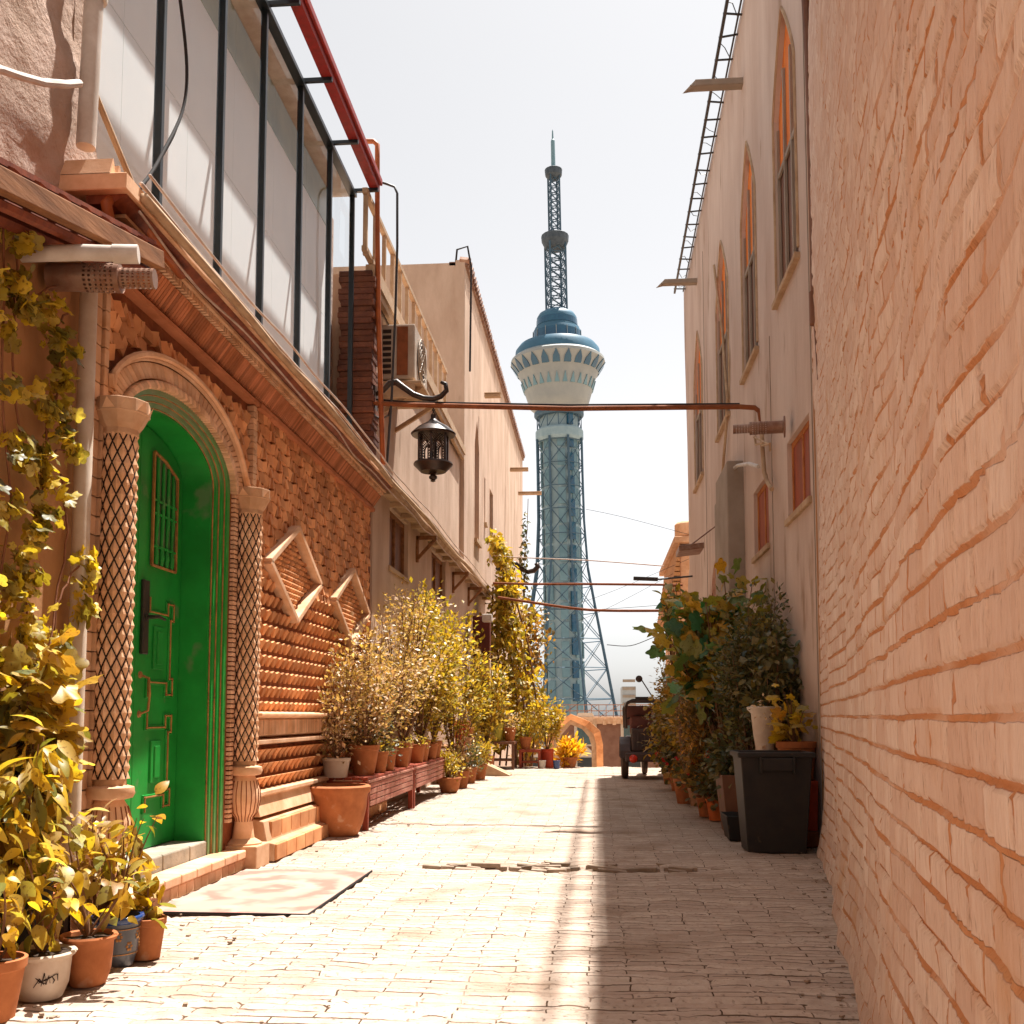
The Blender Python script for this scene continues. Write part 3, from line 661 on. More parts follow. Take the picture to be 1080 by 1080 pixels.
mb = MB(); mb.box(XG+.17, XG+.27, 1.5, 10.8, GT+.037, GT+.15); mb.box(XG+.272, XG+.30, 1.5, 10.8, GT+.10, GT+.17); mb.build('red_beam', m_redm, gal, bevel=.006)
mb = MB(); mb.box(-7, XG-.29, 3.9, 11.0, 3.5, 6.5); mb.build('inner_wall', m_plUp, gal)
# brick pier at the gallery's end
mb = MB()
for i in range(34):
    z = 3.6+2.25*i/34; mb.box(-2.78+random.uniform(-.02, .02), -2.40+random.uniform(-.02, .02), 10.86+random.uniform(-.015, .015), 11.16, z+.001, z+2.25/34-.001)
tag(mb.build('brick_pier', M('rough_pier_brick', (.20, .075, .04), (.12, .045, .03), 6., bump=.9, bscale=25, bdist=.02, island=.5), bevel=.01), 'rough dark brick pier between the glass gallery and the air conditioner', 'pier')
# ================================================================== LEFT MIDDLE: beige plaster house with shuttered windows
mid = thing('plaster_house', 'beige plaster house with two shuttered windows beyond the patterned brick wall', 'house', (XL, 14, 0))
def rect(y0, y1, z0, z1): return [(y0, z0), (y0, z1), (y1, z1), (y1, z0)]
W1 = (11.9, 13.1, 2.75, 3.45); W2 = (15.0, 16.4, 2.8, 3.45)
mb = MB()
facade(mb, XL+.02, rect(10.98, 22.5, -1, 3.62), [rect(*W1), rect(*W2)], -.16); mb.box(-6, XL-.14, 10.98, 22.5, -3, 3.62); mb.box(XL-.14, XL+.018, 10.975, 10.99, -1, 3.62)
mb.build('wall', m_plL, mid)
mb = MB(); mb.box(-6, XL-.08, 11.17, 18.85, 3.5, 5.95); mb.build('upper_wall', m_plL, mid)
def window(parent, X, sgn, y0, y1, z0, z1, leafmat_, framemat, dep=.08):
    f = MB(); t = .05
    for a, b, c_, d in ((y0, y1, z0, z0+t), (y0, y1, z1-t, z1), (y0, y0+t, z0+t, z1-t), (y1-t, y1, z0+t, z1-t), ((y0+y1)/2-.025, (y0+y1)/2+.025, z0+t, z1-t)): f.box(X-.03, X+.03, a, b, c_, d)
    w_ = f.build('window', framemat, parent, bevel=.004)
    p = MB(); p.box(X-.02, X+.0, y0+t, y1-t, z0+t, z1-t); p.build('shutter', leafmat_, w_)
    s_ = MB(); s_.box(min(X, X+sgn*.1), max(X, X+sgn*.1), y0-.05, y1+.05, z0-.06, z0-.004); s_.build('sill', m_palew, w_, bevel=.006)
    return w_
window(mid, XL-.06, 1, *W1, m_brn, m_wood); window(mid, XL-.06, 1, *W2, m_brn, m_wood)
mb = MB()
mb.box(XL-.3, XL+.16, 11.0, 22.4, 3.50, 3.56); mb.box(XL-.3, XL+.12, 11.0, 22.4, 3.565, 3.63)
mb.tube([(XL+.2, 11.0, 3.47), (XL+.2, 22.4, 3.47)], .04, 8); mb.tube([(XL+.18, 11.0, 3.60), (XL+.18, 22.4, 3.60)], .025, 8)
for i in range(16): mb.box(XL-.0, XL+.20, 11.2+.7*i, 11.25+.7*i, 3.44, 3.495)
mb.build('eave', m_palew, mid)
for y in (13.7, 17.2, 19.3):   # small timber brackets
    mb = MB(); mb.bar((XL+.03, y, 3.05), (XL+.03, y, 3.40), .05); mb.bar((XL+.03, y, 3.38), (XL+.30, y, 3.38), .05); mb.bar((XL+.04, y, 3.10), (XL+.28, y, 3.36), .04); mb.build('bracket', m_wood, mid)
# terrace railing of pale timber
rl = thing('terrace_railing', 'pale timber terrace railing above the air conditioner', 'railing', (-2.5, 13, 5.95))
mb = MB()
for z in (5.98, 6.62): mb.bar((-2.45, 10.6, z), (-2.45, 16.6, z), .06)
mb.build('rail', m_palew, rl, bevel=.004)
for i in range(13):
    y = 10.65+.49*i; MB().bar((-2.45, y, 5.92), (-2.45, y, 6.62), .045, .045).build('baluster', m_palew, rl)
mb = MB(); mb.box(-2.5, -2.40, 10.9, 18.8, 5.80, 5.93); mb.box(-2.47, -2.42, 10.9, 18.8, 5.70, 5.79); mb.build('deck_edge', m_palew, rl)
# tall plaster house
tall = thing('tall_house', 'tall beige plaster house with scalloped roof edge on the left, behind the railing', 'house', (XL, 26, 0))
TW = [(20.6, 21.6, 4.5, 7.0, .7), (24.2, 24.6, 5.7, 7.0, 0), (26.3, 27.3, 4.9, 6.4, 0), (29.5, 30.6, 1.5, 5.2, 0)]
TW = [(20.5, 21.3, 4.55, 7.05, .7), (22.3, 22.5, 5.2, 6.2, 0), (23.4, 24.2, 4.9, 6.2, 0), (26.6, 27.6, 3.2, 5.4, 0)]
loops = [arch_loop(a, b, c_, d-.6, d, 10, 1.) if p else rect(a, b, c_, d) for a, b, c_, d, p in TW]
mb = MB(); facade(mb, XL, rect(18.86, 34, -6, 9.55), loops, -.2); mb.box(-8, XL-.18, 18.86, 34, -6, 9.5); mb.box(XL-.18, XL-.002, 18.855, 18.88, -6, 9.55); mb.box(XL-.18, XL-.002, 33.9, 34, -6, 9.55)
mb.build('wall', m_plL, tall)
for i, (a, b, c_, d, p) in enumerate(TW):
    f = MB(); f.prismX(loops[i], XL-.16, XL-.13); w_ = f.build('window', m_woodr if p else m_brn, tall)
    f = MB(); f.box(XL-.12, XL+.06, a-.05, b+.05, c_-.08, c_-.01); f.build('sill', m_palew, w_)
mb = MB()
for i in range(74):
    y = 18.9+15*i/74; mb.tube([(XL-.10, y, 9.56), (XL+.10, y, 9.53+random.uniform(-.02, .02))], .07, 6)
mb.box(XL-.3, XL+.05, 18.86, 34, 9.45, 9.52); mb.build('roof_edge', m_steel, tall)
mb = MB()
for y, z in ((18.9, 9.6),): mb.tube([(XL-.2, y, 9.3), (XL-.15, y-.05, 9.75), (XL+.05, y-.06, 9.8), (XL+.12, y-.05, 9.4), (XL+.1, y-.04, 7.4)], .02, 6)
mb.build('roof_cable', m_cable, tall)
for (x, y_, ln) in ((548, 498, .5), (557, 523, .7), (520, 420, .35)):
    a = Vector(onX(x-14, y_-2, XL)); mb = MB(); mb.obox(a+Vector((ln/2+.1, 0, 0)), (ln, .12, .07)); mb.obox(a+Vector((ln/2+.1, 0, .05)), (ln, .16, .02)); mb.build('drain_spout', m_palew, tall, bevel=.01)
# air conditioner
ac = thing('air_conditioner', 'outdoor air conditioner unit on a sloping shelf under the terrace railing', 'air conditioner', (-2.35, 12.2, 5.0))
A0 = Vector((-2.50, 11.75, 4.95))
mb = MB(); mb.box(-2.55, -2.12, 11.85, 12.75, 4.95, 5.62); body = mb.build('casing', m_acw, ac, bevel=.02)
mb = MB()
for i in range(8): mb.box(-2.50, -2.40, 11.838, 11.849, 5.02+.07*i, 5.06+.07*i)
mb.build('side_vents', m_dark, body)
mb = MB(); mb.box(-2.33, -2.2, 11.836, 11.849, 5.0, 5.58); mb.build('side_panel', m_brkd, body)
mb = MB(); mt = Matrix.Rotation(PI/2, 3, 'Y')
for rr in (.09, .15, .21, .27): mb.tube([(-2.10, 12.28+rr*math.cos(t), 5.29+rr*math.sin(t)) for t in np.linspace(0, 2*PI, 25)], .007, 5)
for k in range(8): mb.tube([(-2.10, 12.28, 5.29), (-2.10, 12.28+.27*math.cos(k*PI/4), 5.29+.27*math.sin(k*PI/4))], .006, 5)
mb.build('fan_grille', m_acw, body)
mb = MB(); mb.lathe([(.26, 0), (.26, .004), (.001, .004)], (-2.118, 12.28, 5.29), 24, mt=mt); mb.build('fan', m_dark, body)
mb = MB(); mb.prismX([(11.75, 4.86), (11.75, 4.90), (12.85, 4.93), (12.85, 4.89)], -2.6, -2.02); mb.bar((-2.55, 11.9, 4.55), (-2.05, 11.9, 4.86), .05); mb.bar((-2.55, 12.7, 4.55), (-2.05, 12.7, 4.86), .05)
mb.prismX([(11.75, 4.70), (11.75, 4.86), (11.8, 4.86), (11.8, 4.70)], -2.6, -2.1); mb.build('shelf', m_palew, ac, bevel=.006)
# pipes in front
def pipe(name, pts, r, mat, label, cat='pipe', n=10, group=None):
    o = MB().tube(pts, r, n).build(name, mat, smooth='auto'); return tag(o, label, cat, group)
Yp = 10.95
pA = [onY(x, y, Yp) for x, y in ((378, 149), (394, 149), (398, 153), (398, 165), (398, 240), (399, 330), (401, 400), (404, 490))]
pipe('orange_pipe', pA, .028, m_orpipe, 'tall orange pipe with hooked top running past the air conditioner')
pB = [onY(x, y, Yp) for x, y in ((398, 191), (408, 194), (416, 197), (419, 204), (419, 260), (417, 330), (413, 420), (408, 490))]
pipe('service_pipe', pB, .014, m_blackm, 'thin dark pipe with bent top just right of the orange pipe')
# lantern arm and lantern
arm = thing('lantern_bracket', 'black curly iron bracket carrying the big lantern', 'bracket', onY(404, 415, 11.0))
pts = [onY(x, y, 11.0) for x, y in ((392, 418), (404, 412), (411, 404), (418, 403), (426, 409), (436, 416), (447, 420), (457, 421), (465, 418), (471, 412), (470, 405), (465, 403))]
MB().tube(pts, [.02, .03, .035, .038, .034, .032, .032, .032, .03, .028, .026, .018], 10).build('scroll', m_lantern, arm, smooth=True)
mb = MB(); mb.obox(Vector(onY(394, 424, 11.0)), (.06, .12, .34)); mb.tube([onY(x, y, 11.0) for x, y in ((394, 438), (402, 442), (410, 438), (412, 430))], .012, 6); mb.build('wall_plate', m_lantern, arm)
lc = Vector(onY(457, 470, 11.0))
lan = thing('lantern', 'black hexagonal metal lantern with arched openings hanging from the curly bracket', 'lantern', lc)
s = 11.0/1100
def lz(py): return lc.z+(470-py)*s
mb = MB(); n8 = 6
mb.lathe([(.235, lz(459)), (.245, lz(457)), (.17, lz(450)), (.10, lz(446)), (.055, lz(443)), (.03, lz(440)), (.03, lz(436))], (lc.x, lc.y, 0), 24); mb.build('roof', m_lantern, lan, smooth='auto')
mb = MB(); mb.lathe([(.14, lz(499)), (.20, lz(493)), (.215, lz(491)), (.205, lz(489)), (.15, lz(488))], (lc.x, lc.y, 0), 24)
mb.lathe([(.045, lz(500)), (.05, lz(501)), (.025, lz(502)), (.045, lz(504)), (.045, lz(506)), (.02, lz(508)), (.03, lz(509)), (.01, lz(510))][::-1], (lc.x, lc.y, 0), 14); mb.build('base', m_lantern, lan, smooth='auto')
mb = MB(); rr = .165; z0, z1 = lz(488), lz(459)
cor = [Vector((lc.x+rr*math.cos(a), lc.y+rr*math.sin(a), 0)) for a in [PI/6+i*PI/3 for i in range(6)]]
for c_ in cor: mb.box(c_.x-.012, c_.x+.012, c_.y-.012, c_.y+.012, z0, z1)
lat = MB()
for i in range(6):
    a, b = cor[i], cor[(i+1) % 6]; H = z1-z0; L = (b-a).length
    def P(u, v): return a+(b-a)*u+Vector((0, 0, z0+H*v))
    for q in range(-6, 7):   # crossing lattice above and beside the arch
        for sg in (1, -1):
            u0, v0 = q/6, 0; seg = []
            for t in np.linspace(0, 1, 19):
                u = q/6+t*1.7 if sg > 0 else (q+1)/6+1-t*1.7-.1; v = t
                inside = 0 <= u <= 1 and not (abs(u-.5) < .27 and v < .50+.22*math.sqrt(max(0, 1-((u-.5)/.27)**2)))
                if inside: seg.append(P(u, v))
                else:
                    if len(seg) > 1: lat.tube(seg, .0045, 4, False)
                    seg = []
            if len(seg) > 1: lat.tube(seg, .0045, 4, False)
    lat.tube([P(.23, 0), P(.23, .5)]+[P(.5-.27*math.cos(t), .5+.22*math.sin(t)) for t in np.linspace(0.2, PI-.2, 8)]+[P(.77, .5), P(.77, 0)], .008, 5)
mb.build('frame', m_lantern, lan, bevel=.003); lat.build('lattice', m_lantern, lan)
mb = MB(); a = lc.copy(); 
for i in range(7):
    z = lz(437)+i*.022; mb.tube([(lc.x+.014*math.cos(t)*(i % 2), lc.y+.014*math.cos(t)*(1-i % 2), z+.016*math.sin(t)) for t in np.linspace(0, 2*PI, 9)], .004, 5)
mb.build('chain', m_lantern, lan)
# second bracket and lantern farther on
a2 = thing('lantern_bracket', 'smaller dark curly bracket on the far left house in front of the tower', 'bracket', onX(541, 594, XL))
Yf = 24.0
MB().tube([onY(x, y, Yf) for x, y in ((536, 592), (544, 595), (550, 600), (557, 603), (563, 602), (567, 598), (566, 594))], .06, 8).build('scroll', m_lantern, a2, smooth=True)
mb = MB(); c0 = Vector(onY(531, 599, 22.)); mb.obox(c0, (.25, .25, .25), Matrix.Rotation(.6, 3, 'Y')); 
tag(mb.build('wall_lamp', m_blackm, bevel=.02), 'square black lamp box tucked into the top of the climbing vine', 'lamp')

# ================================================================== RIGHT: rough brick wall beside the camera
def nwx(y): return .268+.177*y
ang = math.atan(.177)
nw = thing('brick_wall', 'rough eroded mud and brick wall filling the right edge', 'wall', (nwx(0), 0, 0), None)
m_nw = brickmat('eroded_brick', (.70, .51, .41), (.85, .71, .61), (.60, .28, .13), 0.19, .084, .007, swap=(1, 2), wob=.016, disp=.011, tiltvar=.35, noise_c=(.60, .38, .27), vertnoise=(2.6, 2.6, .34), zfade=(1.6, .05), jscale=2.0, jr=(.30, .50), msmooth=.3, wobscale=2.2, grit=.35, stain=((.64, .36, .19), 2.2, .60))
# local frame: y along the wall, x its outward face, z up
yy = []; y = -.6
while y < 7.985: yy.append(y); y += max(.013, .0075*abs(y)+.003)
yy.append(8.14/math.cos(ang)); zz = []; z = -.05
while z < 8.6: zz.append(z); z += .013 if z < 2.6 else .03
vs = []
for z in zz:
    for y in yy:
        top = max(2.7, 5.35*nwx(y*math.cos(ang)))  # unseen wall top, sloped so its cast shadow keeps a straight edge along the alley
        b_ = .035*mnoise.noise(Vector((y*.7, z*.7, 3)))+.018*mnoise.noise(Vector((y*2.6, z*1.3, 8)))+(.05*max(0, 1-z/.5)**2)
        vs.append((-b_, y, min(z, top)))
k = len(yy); mb = MB(); mb.add(vs, [(j*k+i, (j+1)*k+i, (j+1)*k+i+1, j*k+i+1) for j in range(len(zz)-1) for i in range(k-1)])
f = mb.build('face', m_nw, nw, smooth=True); f.location = (0, 0, 0)
f.data.transform(Matrix.Translation((nwx(0), 0, 0)))  # undo the offset: this mesh is already local
mb = MB(); ye = yy[-1]
pr_ = [(-.6, -.1), (ye, -.1), (ye, 5.35*nwx(8.14)), (0, 2.7), (-.6, 2.7)]
mb.prismX(pr_, .03, .32); mb.prismX([(ye-.02, -.1), (ye+.01, -.1), (ye+.01, 5.35*nwx(8.14)), (ye-.02, 5.35*nwx(8.14))], -.015, .32)
c_ = mb.build('core', m_plTan, nw); c_.data.transform(Matrix.Translation((nwx(0), 0, 0)))
nw.rotation_euler = (0, 0, -ang)
mb = MB(); mb.tube([onX(x, y_, 1.60) for x, y_ in ((846, -60), (853, 60), (857, 200), (860, 340))], .03, 8); mb.lathe([(.045, -.12), (.045, .12)], onX(860, 325, 1.60), 10)
mb.tube([onX(860, 340, 1.6), onX(864, 400, 1.6)], .015, 6)
tag(mb.build('drainpipe', m_brn, smooth='auto'), 'dark brown downpipe in the corner where the rough brick wall ends', 'pipe')

# ================================================================== RIGHT: tall plaster house
XR = 1.70
rh = thing('tall_house', 'tall pinkish plaster house on the right with pointed arched windows', 'house', (XR, 14, 0))
RW = [(8.60, 9.62), (10.82, 11.85), (13.15, 14.4), (16.45, 17.75)]
SW = [(8.34, 9.32, 2.74, 3.42), (10.36, 11.33, 2.70, 3.40)]
door_r = arch_loop(14.2, 15.6, -.05, 2.7, 3.25, 10, 0)
loops = [arch_loop(a, b, 4.85, 6.6, 7.35, 14, 1.) for a, b in RW]
HR = 9.1
mb = MB(); k_ = [(19.6, -.2), (19.55, 3.5), (19.2, 3.7), (19.3, 6.), (19.6, 8), (19.65, HR), (-3, HR), (-3, -.2)]
facade(mb, XR, k_, loops+[rect(*s_) for s_ in SW]+[door_r], .17)
mb.prismX([(-3, -.2), (-3, HR-.03), (19.58, HR-.03), (19.5, 8), (19.15, 6), (19.1, 3.7), (19.5, 3.5), (19.5, -.2)], XR+.16, 6)
for (ya, za), (yb, zb) in zip(k_[:6], k_[1:6]): mb.add([(XR, ya, za), (XR, yb, zb), (XR+.3, yb, zb), (XR+.3, ya, za)], [(0, 1, 2, 3)])
mb.add([(XR, -3, HR), (XR, 19.65, HR), (6, 19.65, HR), (6, -3, HR)], [(0, 1, 2, 3)])
mb.build('wall', m_plR, rh)
for i, (a, b) in enumerate(RW):
    lp = loops[i]
    f = MB(); f.prismX([p for p in arch_loop(a, b, 6.05, 6.6, 7.35, 14, 1.)], XR+.045, XR+.07); w_ = f.build('window', m_orcur, rh)
    f = MB(); f.box(XR+.05, XR+.08, a, b, 4.86, 6.045); f.build('shutter', m_brn, w_)
    f = MB()
    for t in (0., .33, .66, 1.): f.box(XR+.02, XR+.044, a+(b-a)*t-.02, a+(b-a)*t+.025, 4.86, 6.9 if 0 < t < 1 else 6.5)
    f.box(XR+.022, XR+.042, a, b, 6.02, 6.07); f.build('frame', m_grey, w_)
    f = MB(); f.tube([(XR-.004, y, z) for y, z in arch_loop(a-.02, b+.02, 4.9, 6.6, 7.38, 14, 1.)], .018, 6); f.build('plaster_rim', m_palew, w_)
    f = MB(); f.box(XR-.05, XR+.1, a-.06, b+.06, 4.79, 4.845); f.build('sill', m_palew, w_, bevel=.008)
m_orframe = M('orange_wood', (.50, .19, .06), (.34, .11, .03), 5., bump=.3, bscale=20)
m_redwood = M('red_shutter', (.20, .045, .02), (.36, .07, .025), 4., rough=.6, bump=.3, bscale=20, stretch=(1, 4, .3))
for s_ in SW: window(rh, XR+.07, -1, *s_, m_redwood, m_orframe)
f = MB(); f.prismX(arch_loop(14.2, 15.6, -.05, 2.7, 3.25, 10, 0), XR+.15, XR+.158); f.build('door_recess', m_orcur, rh)
f = MB(); f.box(XR-.19, XR+.01, 12.05, 13.2, 0, 3.95); f.box(XR-.13, XR+.01, 13.2, 13.9, 0, 3.8); f.build('pilaster', m_grey, rh, bevel=.015)
f = MB(); f.prismY([(XR-.2, 3.42), (XR-.55, 3.38), (XR-.55, 3.30), (XR-.2, 3.34)], 14.6, 15.2); f.bar((XR-.4, 14.9, 3.4), (XR+.0, 14.9, 3.7), .02)
tag(f.build('door_lamp', m_steel, bevel=.01), 'small flat lamp bracketed above the orange doorway on the right', 'lamp')
# plaster seams and conduit
for y, z0, z1 in ((10.1, 0, 4.7), (8.2, 0, 9), (16.1, 0, 8.3)): MB().box(XR-.006, XR+.01, y, y+.02, z0, z1).build('plaster_seam', m_grey, rh)
for (x, y_) in ((783, 88), (735, 297)):   # wooden drain spouts
    a = Vector(onX(x, y_, XR)); sp = MB()
    sp.obox(a+Vector((-.26, 0, -.03)), (.68, .12, .02)); sp.obox(a+Vector((-.23, -.06, .0)), (.62, .015, .07)); sp.obox(a+Vector((-.23, .06, .0)), (.62, .015, .07)); sp.add([a+Vector(q) for q in ((-.54, -.06, -.035), (-.54, .06, -.035), (-.68, 0, -.09), (-.54, -.06, .03), (-.54, .06, .03))], [(0, 1, 2), (0, 2, 3), (1, 4, 2)])
    sp.build('drain_spout', m_grey, rh, bevel=.004)
tr_ = thing('roof_trellis', 'dark ladder like metal rail along the roof edge of the right house', 'roof rail', (1.55, 12, 9.0))
mb = MB(); mb.bar((1.50, 3, 9.02), (1.50, 19.3, 8.96), .035); mb.bar((1.66, 3, 9.04), (1.66, 19.3, 8.98), .02); mb.build('rail', m_blackm, tr_)
for i in range(38): MB().bar((1.48, 3.3+.43*i, 9.0), (1.72, 3.3+.43*i+random.uniform(-.05, .05), 9.0), .018).build('rung', m_blackm, tr_)
for i in range(26):
    y = 4+.6*i+random.random()*.3; MB().tube([(1.52, y, 9.02), (1.58, y+.1, 9.0+random.uniform(-.05, .08)), (1.66, y+random.uniform(.1, .3), 9.03)], .006, 4).build('wire_tie', m_blackm, tr_)
# wall fixtures right
perforated('exhaust_pipe', onX(828, 450, 1.64), tuple(np.array(onX(828, 450, 1.64))+np.array((-.44, .05, 0))), .055, 'perforated metal exhaust pipe sticking out of the right house wall', m_steel, plate=True)
cp = [onX(x, y_, 1.64) for x, y_ in ((803, 447), (804, 470), (806, 498), (809, 508), (814, 516))]
mb = MB(); mb.tube(cp, .022, 8); 
for x, y_ in ((805, 467), (812, 468)): mb.tube([onX(x-9, y_-6, 1.62), onX(x-8, y_+2, 1.62), onX(x, y_, 1.62)], .012, 6)
mb.tube([onX(795, 461, 1.62), onX(812, 469, 1.62), onX(812, 476, 1.62)], .010, 6)
tag(mb.build('conduit', m_palew, smooth='auto'), 'pinkish vertical conduit with fittings below the crossing pole on the right wall', 'conduit')
cp = [onX(x, y_, 1.60) for x, y_ in ((800, 492), (790, 489), (778, 491), (765, 501), (764, 540), (764, 556), (760, 560))]
tag(MB().tube(cp, .02, 8).build('conduit', m_white, smooth='auto'), 'white curved conduit bending down the right wall beside the grey pilaster', 'conduit')
cp = [onX(x, y_, 1.66) for x, y_ in ((753, 280), (762, 350), (767, 420), (766, 450), (762, 500))]
tag(MB().tube(cp, .018, 8).build('conduit', m_palew, smooth='auto'), 'thin pale conduit running down across the third arched window', 'conduit')
# crossing pole
Yc = 10.9
pts = [onY(392, 425, 10.95), onY(430, 427, 10.95), onY(600, 431, Yc), onY(780, 429, Yc-.05), onY(796, 430, Yc-.1), onY(801, 434, Yc-.1), onY(803, 446, Yc-.15)]
pipe('crossing_pole', pts, .026, m_brkd, 'thick brown pole spanning the alley in front of the tower', 'pole')
pts = [onY(392, 421, 10.97), onY(430, 424, 10.97), onY(600, 427, Yc+.02), onY(780, 426, Yc)]
pipe('cable', pts, .010, m_cable, 'black cable lying along the top of the thick crossing pole', 'cable')
# corner house beyond
ch = thing('corner_house', 'small orange corner house with a rounded cornice beyond the right house', 'house', (2, 24, 0))
mb = MB(); mb.box(1.75, 5, 22, 27, -4, 4.6); mb.box(1.62, 5, 21.8, 27.2, 4.62, 4.75); mb.lathe([(.30, 4.76), (.34, 4.80), (.34, 5.05), (.30, 5.10)], (2.0, 22.2, 0), 16)
mb.box(1.98, 5, 21.9, 27, 4.76, 5.1)
mb.build('wall', m_brk2, ch, bevel=.02)
mb = MB()
for i in range(14):
    t = i/13; mb.box(1.50+.22*t, 1.74, 21.9, 26.5, 3.2+1.35*t, 3.28+1.35*t)
mb.build('stepped_tiles', m_plTan, ch)
# ================================================================== BACKGROUND
bg = thing('far_building', 'low brown building with white framed windows at the far end of the alley', 'building', (0, 60, -5))
YB = 60.
def bp_(x, y_): q = onY(x, y_, YB); return q[0], q[2]
mb = MB(); x0, z1 = bp_(520, 757); x1, _ = bp_(700, 757)
mb.box(x0-8, x1+10, YB, YB+10, -5.2, z1-.35); m_farb = M('brown_brick', (0.255, 0.128, 0.083), (0.195, 0.090, 0.056), 2., bump=.3, bscale=20); mb.build('wall', m_farb, bg)
mb = MB(); mb.box(x0-8.2, x1+10.2, YB-.25, YB+10, z1-.34, z1+.05)
for i in range(90): mb.box(x0-8+.55*i, x0-7.8+.55*i, YB-.35, YB-.25, z1-.40, z1-.1)
mb.build('cornice', m_brk2, bg)
for cx, yb in ((617, 0), (666, 0), (570, 0), (715, 0)):
    xa, za = bp_(cx-9, 785); xb, zb = bp_(cx+10, 760)
    f = MB(); f.prismY([(xa-.12, za-.1), (xb+.12, za-.1), (xb+.12, zb+.0), ((xa+xb)/2+.4, zb+.45), ((xa+xb)/2-.4, zb+.45), (xa-.12, zb)], YB-.08, YB+.02); w_ = f.build('window', m_cream, bg)
    f = MB(); f.box(xa+.05, xb-.05, YB-.11, YB-.085, za, zb-.1); f.build('pane', M('dark_teal_glass', (.03, .09, .10), None, 2, rough=.15, bump=0, spec=.6), w_)
    za2 = bp_(cx, 815)[1]; zb2 = bp_(cx, 797)[1]
    f = MB(); f.prismY([(xa-.12, za2), (xb+.12, za2), (xb+.12, zb2), ((xa+xb)/2, zb2+.6), (xa-.12, zb2)], YB-.08, YB+.02); w_ = f.build('window', m_cream, bg)
    f = MB(); f.box(xa+.05, xb-.05, YB-.11, YB-.085, za2, zb2-.1); f.build('pane', m_mull, w_)
mb = MB()
for i in range(60):
    X = x0-4+.42*i; mb.bar((X, YB+1, z1), (X, YB+1, z1+.75), .04)
    if i % 3 == 0: mb.bar((X, YB+1, z1), (X+1.2, YB+1, z1+.75), .03)
for z in (.1, .4, .75): mb.bar((x0-4, YB+1, z1+z), (x0+21, YB+1, z1+z), .05)
tag(mb.build('roof_fence', m_steel), 'grey metal fence along the roof of the low brown building', 'fence')
ag = thing('garden_arch', 'orange brick pointed arch standing at the end of the alley', 'arch', (0, 42, -5))
YA = 40.
def ap(x, y_): q = onY(x, y_, YA); return (q[0], q[2])
out = [ap(*p) for p in ((577, 860), (577, 778), (583, 766), (602, 753), (622, 761), (633, 771), (636, 785), (637, 860))]
inn = [ap(*p) for p in ((584, 860), (584, 780), (588, 771), (602, 759), (617, 766), (626, 774), (629, 786), (630, 860))]
inn2 = [ap(*p) for p in ((589, 860), (589, 783), (592, 775), (602, 764), (614, 769), (621, 777), (624, 787), (625, 860))]
def band(mb, A, B, y0, y1):
    n = len(A)
    for i in range(n-1):
        q = [A[i], A[i+1], B[i+1], B[i]]; mb.prismY(q, y0, y1)
mb = MB(); band(mb, out, inn, YA-.25, YA+.25); mb.build('outer_arch', m_brk, ag)
mb = MB(); band(mb, inn, inn2, YA-.12, YA+.12); mb.build('patterned_band', m_palew, ag)
wb = thing('far_block', 'pale distant apartment block peeping over the vehicle roof', 'building', onY(663, 760, 150))
mb = MB(); a = onY(656, 724, 150); b = onY(671, 760, 150); mb.box(a[0], b[0], 150, 160, -6, a[2]); m_pf = M('pale_concrete', (0.416, 0.432, 0.432), (0.360, 0.376, 0.384), 1., bump=.1); mb.build('wall', m_pf, wb)
mb = MB()
for i in range(9): mb.box(a[0]+.1, b[0]-.1, 149.9, 149.99, -3+1.1*i, -2.6+1.1*i)
mb.build('window_row', m_grey, wb)
# ================================================================== TOWER
m_t1 = M('teal_cladding', (0.217, 0.348, 0.393), (0.152, 0.270, 0.318), .25, rough=.5, bump=.1, bscale=1)
m_t2 = M('pale_tower_panel', (0.336, 0.440, 0.466), (0.259, 0.362, 0.401), .4, rough=.6, bump=.1, bscale=1)
m_t3 = M('bowl_white', (0.366, 0.373, 0.351), (0.303, 0.318, 0.311), .2, rough=.6, bump=.1, bscale=1)
m_t4 = M('blue_tower_glass', (0.011, 0.076, 0.153), (0.018, 0.108, 0.180), .3, rough=.2, bump=0, spec=.7)
m_t5 = M('lattice_paint', (0.074, 0.135, 0.190), None, 1., rough=.6, bump=0)
m_t6 = M('tower_blue_roof', (0.060, 0.161, 0.243), (0.051, 0.131, 0.202), .3, rough=.5, bump=0)
m_t7 = M('tower_brown_ring', (0.094, 0.115, 0.136), (0.058, 0.074, 0.090), .8, rough=.6, bump=0)
TY = 300.; PXM = TY/FPX*1.0066; TX = onY(597.5, 755, TY)[0]
def tz(py): return onY(592, py, TY)[2]
def tr(px): return px*PXM
tw = thing('observation_tower', 'tall blue grey observation tower with a round lookout pod and lattice mast', 'tower', (TX, TY, tz(800)))
def TL(prof, n=32): return MB().lathe([(tr(r), tz(y_)) for r, y_ in prof], (TX, TY, 0), n)
